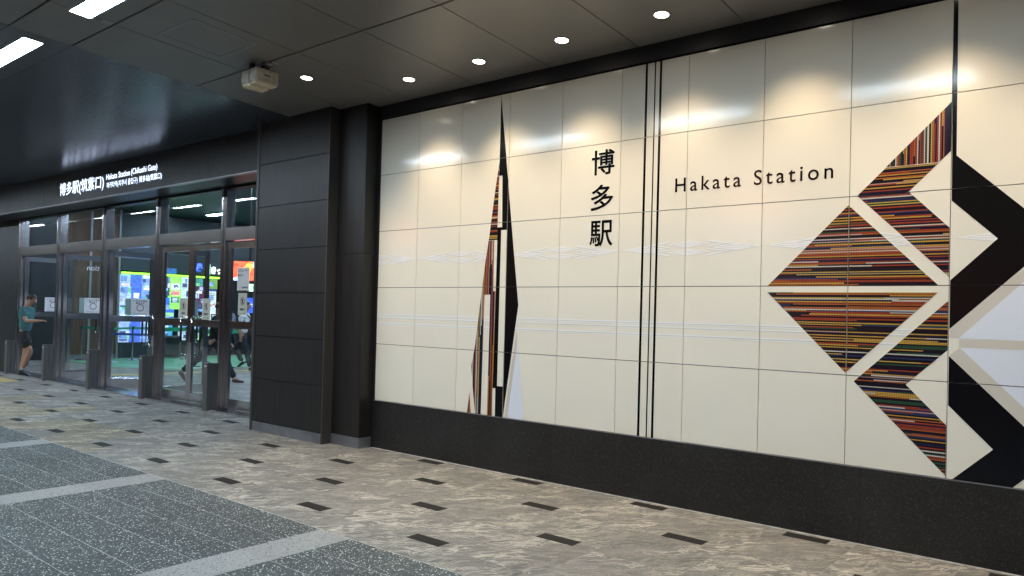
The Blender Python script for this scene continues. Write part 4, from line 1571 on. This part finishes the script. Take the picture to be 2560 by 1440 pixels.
    skin_mesh('trousers' if trouser == 'long' else 'shorts', V, E, Rr, bottom, o, 3, folds=0.010)
    # shoes, socks
    for s, (fl, bd) in zip((-1, 1), legs):
        an = pts[s][2]
        sd_ = rd(fl - bd)
        toe = Vector((0, math.cos(sd_), math.sin(sd_)))
        if abs(an.z - 0.048 * H) < 0.03:
            toe = Vector((0, 1, 0))
        dn = Vector((0, toe.z, -toe.y))
        heel = an + dn * 0.045 * k - toe * 0.045 * k
        V, E, Rr = [], [], []
        a = add(heel, (0.040 * k, 0.036 * k))
        t1 = add(an + dn * 0.030 * k + toe * 0.02, (0.046 * k, 0.046 * k), a)
        b = add(an + dn * 0.047 * k + toe * 0.11 * k, (0.048 * k, 0.032 * k), t1)
        add(an + dn * 0.052 * k + toe * 0.185 * k, (0.038 * k, 0.024 * k), b)
        skin_mesh('shoe', V, E, Rr, shoe, o)
        if sock:
            V, E, Rr = [], [], []
            a = add(an + dn * 0.01, 0.043 * k)
            add(an.lerp(pts[s][1], 0.2), 0.043 * k, a)
            skin_mesh('sock', V, E, Rr, sock, o)
    # hair or cap: a cut shell round the skull
    mb = MB()
    vs, fs = [], []
    n, m = 18, 9
    for i in range(m + 1):
        ph = i / m * math.pi
        for j in range(n):
            t = 2 * math.pi * j / n
            dirv = Vector((math.sin(ph) * math.sin(t), math.sin(ph) * math.cos(t), math.cos(ph)))
            jit = 1 + 0.05 * random.uniform(-1, 1)
            p = mid + hv * (0.020 * k) + (Vector((1, 0, 0)) * dirv.x * 0.079 + ff * dirv.y * 0.096 + hv * dirv.z * 0.090) * k * jit - ff * 0.012 * k
            vs.append(p)
    for i in range(m):
        for j in range(n):
            q = [i * n + j, i * n + (j + 1) % n, (i + 1) * n + (j + 1) % n, (i + 1) * n + j]
            c = (vs[q[0]] + vs[q[2]]) / 2 - mid
            h_, f_ = c.dot(hv), c.dot(ff)
            if h_ > (0.050 if f_ > 0.03 else (0.005 if f_ > -0.02 else -0.07)) * k:
                fs.append(tuple(q))
    mb.faces(vs, fs, cap or hair)
    mb.build('cap' if cap else 'hair', o, smooth=True)
    if phone:
        sd, el, wr, pm, d2 = ar[1]
        c = pm + d2 * 0.05 + Vector((0, 0, 0.025))
        mb = MB()
        mb.box(c.x - 0.036, c.x + 0.036, c.y - 0.07, c.y + 0.07, c.z - 0.004, c.z + 0.004, BLACKP)
        mb.build('phone', None, bevel=0.003)
        ph = bpy.context.scene.objects[-1] if False else [q for q in COL.objects if q.name.startswith('phone')][-1]
        ph.name = 'mobile_phone'
        ph.matrix_world = Matrix.Translation((x, y, 0)) @ Matrix.Rotation(math.radians(heading - 90), 4, 'Z')
        tag(ph, 'dark mobile phone held by the man in the teal shirt', 'phone')
    if bag:
        V, E, Rr = [], [], []
        mb = MB()
        kind, mat, blabel = bag
        bo = root('shoulder_bag', blabel, 'bag', (x, y, 0))
        bo.rotation_euler = (0, 0, math.radians(heading - 90))
        LOC[bo.name] = Vector((0, 0, 0))
        s = -1 if kind == 'left' else 1
        c = pel + Vector((s * 0.20, -0.02, 0.04)) if kind != 'back' else chest + Vector((0, -0.19, -0.05))
        sz = (0.055, 0.15, 0.11) if kind != 'back' else (0.13, 0.07, 0.19)
        mb.box(c.x - sz[0], c.x + sz[0], c.y - sz[1], c.y + sz[1], c.z - sz[2], c.z + sz[2], mat)
        mb.build('pouch', bo, bevel=0.03)
        mb = MB()
        a = neckb + Vector((-s * 0.10, -0.03, 0.04))
        loop = [c + Vector((0, -0.10, 0.1)), chest + Vector((s * 0.07, -0.135, 0.0)), a + Vector((0, -0.06, 0.0)), a + Vector((0, 0.04, 0.0)),
                chest + Vector((s * 0.07, 0.135, 0.0)), c + Vector((0, 0.10, 0.1))]
        mb.tube(loop, 0.014, mat, 6)
        mb.build('strap', bo, smooth=True)
    return o

TEAL = M('teal_cotton', (0.055, 0.16, 0.17), 0.85, var=0.12, scale=14)
BLKC = M('black_cloth', (0.012, 0.012, 0.014), 0.8, var=0.2, scale=14)
NAVYC = M('dark_navy_cloth', (0.016, 0.019, 0.028), 0.8, var=0.2, scale=14)
WHTC = M('white_cotton', (0.78, 0.79, 0.82), 0.85, var=0.06, scale=14)
GREYC = M('grey_cotton', (0.17, 0.19, 0.22), 0.85, var=0.15, scale=14)
BRNL = M('brown_leather', (0.10, 0.045, 0.025), 0.45, var=0.15)
BLKL = M('black_leather', (0.014, 0.013, 0.013), 0.4)
OLIVE = M('olive_cloth', (0.045, 0.045, 0.030), 0.85, var=0.2)
HR = 39.0
person('man in a teal shirt and black shorts looking down at his phone', -11.20, 0.12, HR, 1.72, [(-4, 6), (26, 48)], [(-24, 14, 0.30), (22, 72, 0.04)],
       TEAL, BLKC, BLKL, 'short', 'short', 0.06, 0.42, phone=True, sock=WHTC)
person('person in black walking past with a long stride behind the shut doors', -7.9, 2.48, HR, 1.74, [(34, 10), (-38, 12)], [(-18, 18, 0.1), (20, 26, 0.1)],
       BLKC, NAVYC, BRNL, 'long', 'long', 0.14, 0.1, bag=('left', OLIVE, 'dark olive bag carried by the person in black'))
person('person in a white shirt and dark trousers walking behind the right door', -10.3, 4.6, HR, 1.72, [(-30, 30), (18, 4)], [(12, 20, 0.1), (-12, 18, 0.1)],
       WHTC, NAVYC, BLKL, 'short', 'long', 0.06, 0.05, bag=('left', OLIVE, 'dark bag on a strap worn by the person in the white shirt'))
person('person in a grey shirt and dark cap further inside the hall', -11.5, 4.95, HR + 170, 1.66, [(12, 4), (-16, 16)], [(10, 30, 0.1), (-8, 20, 0.1)],
       GREYC, BLKC, BLKL, 'short', 'long', 0.05, 0.15, cap=BLKC)
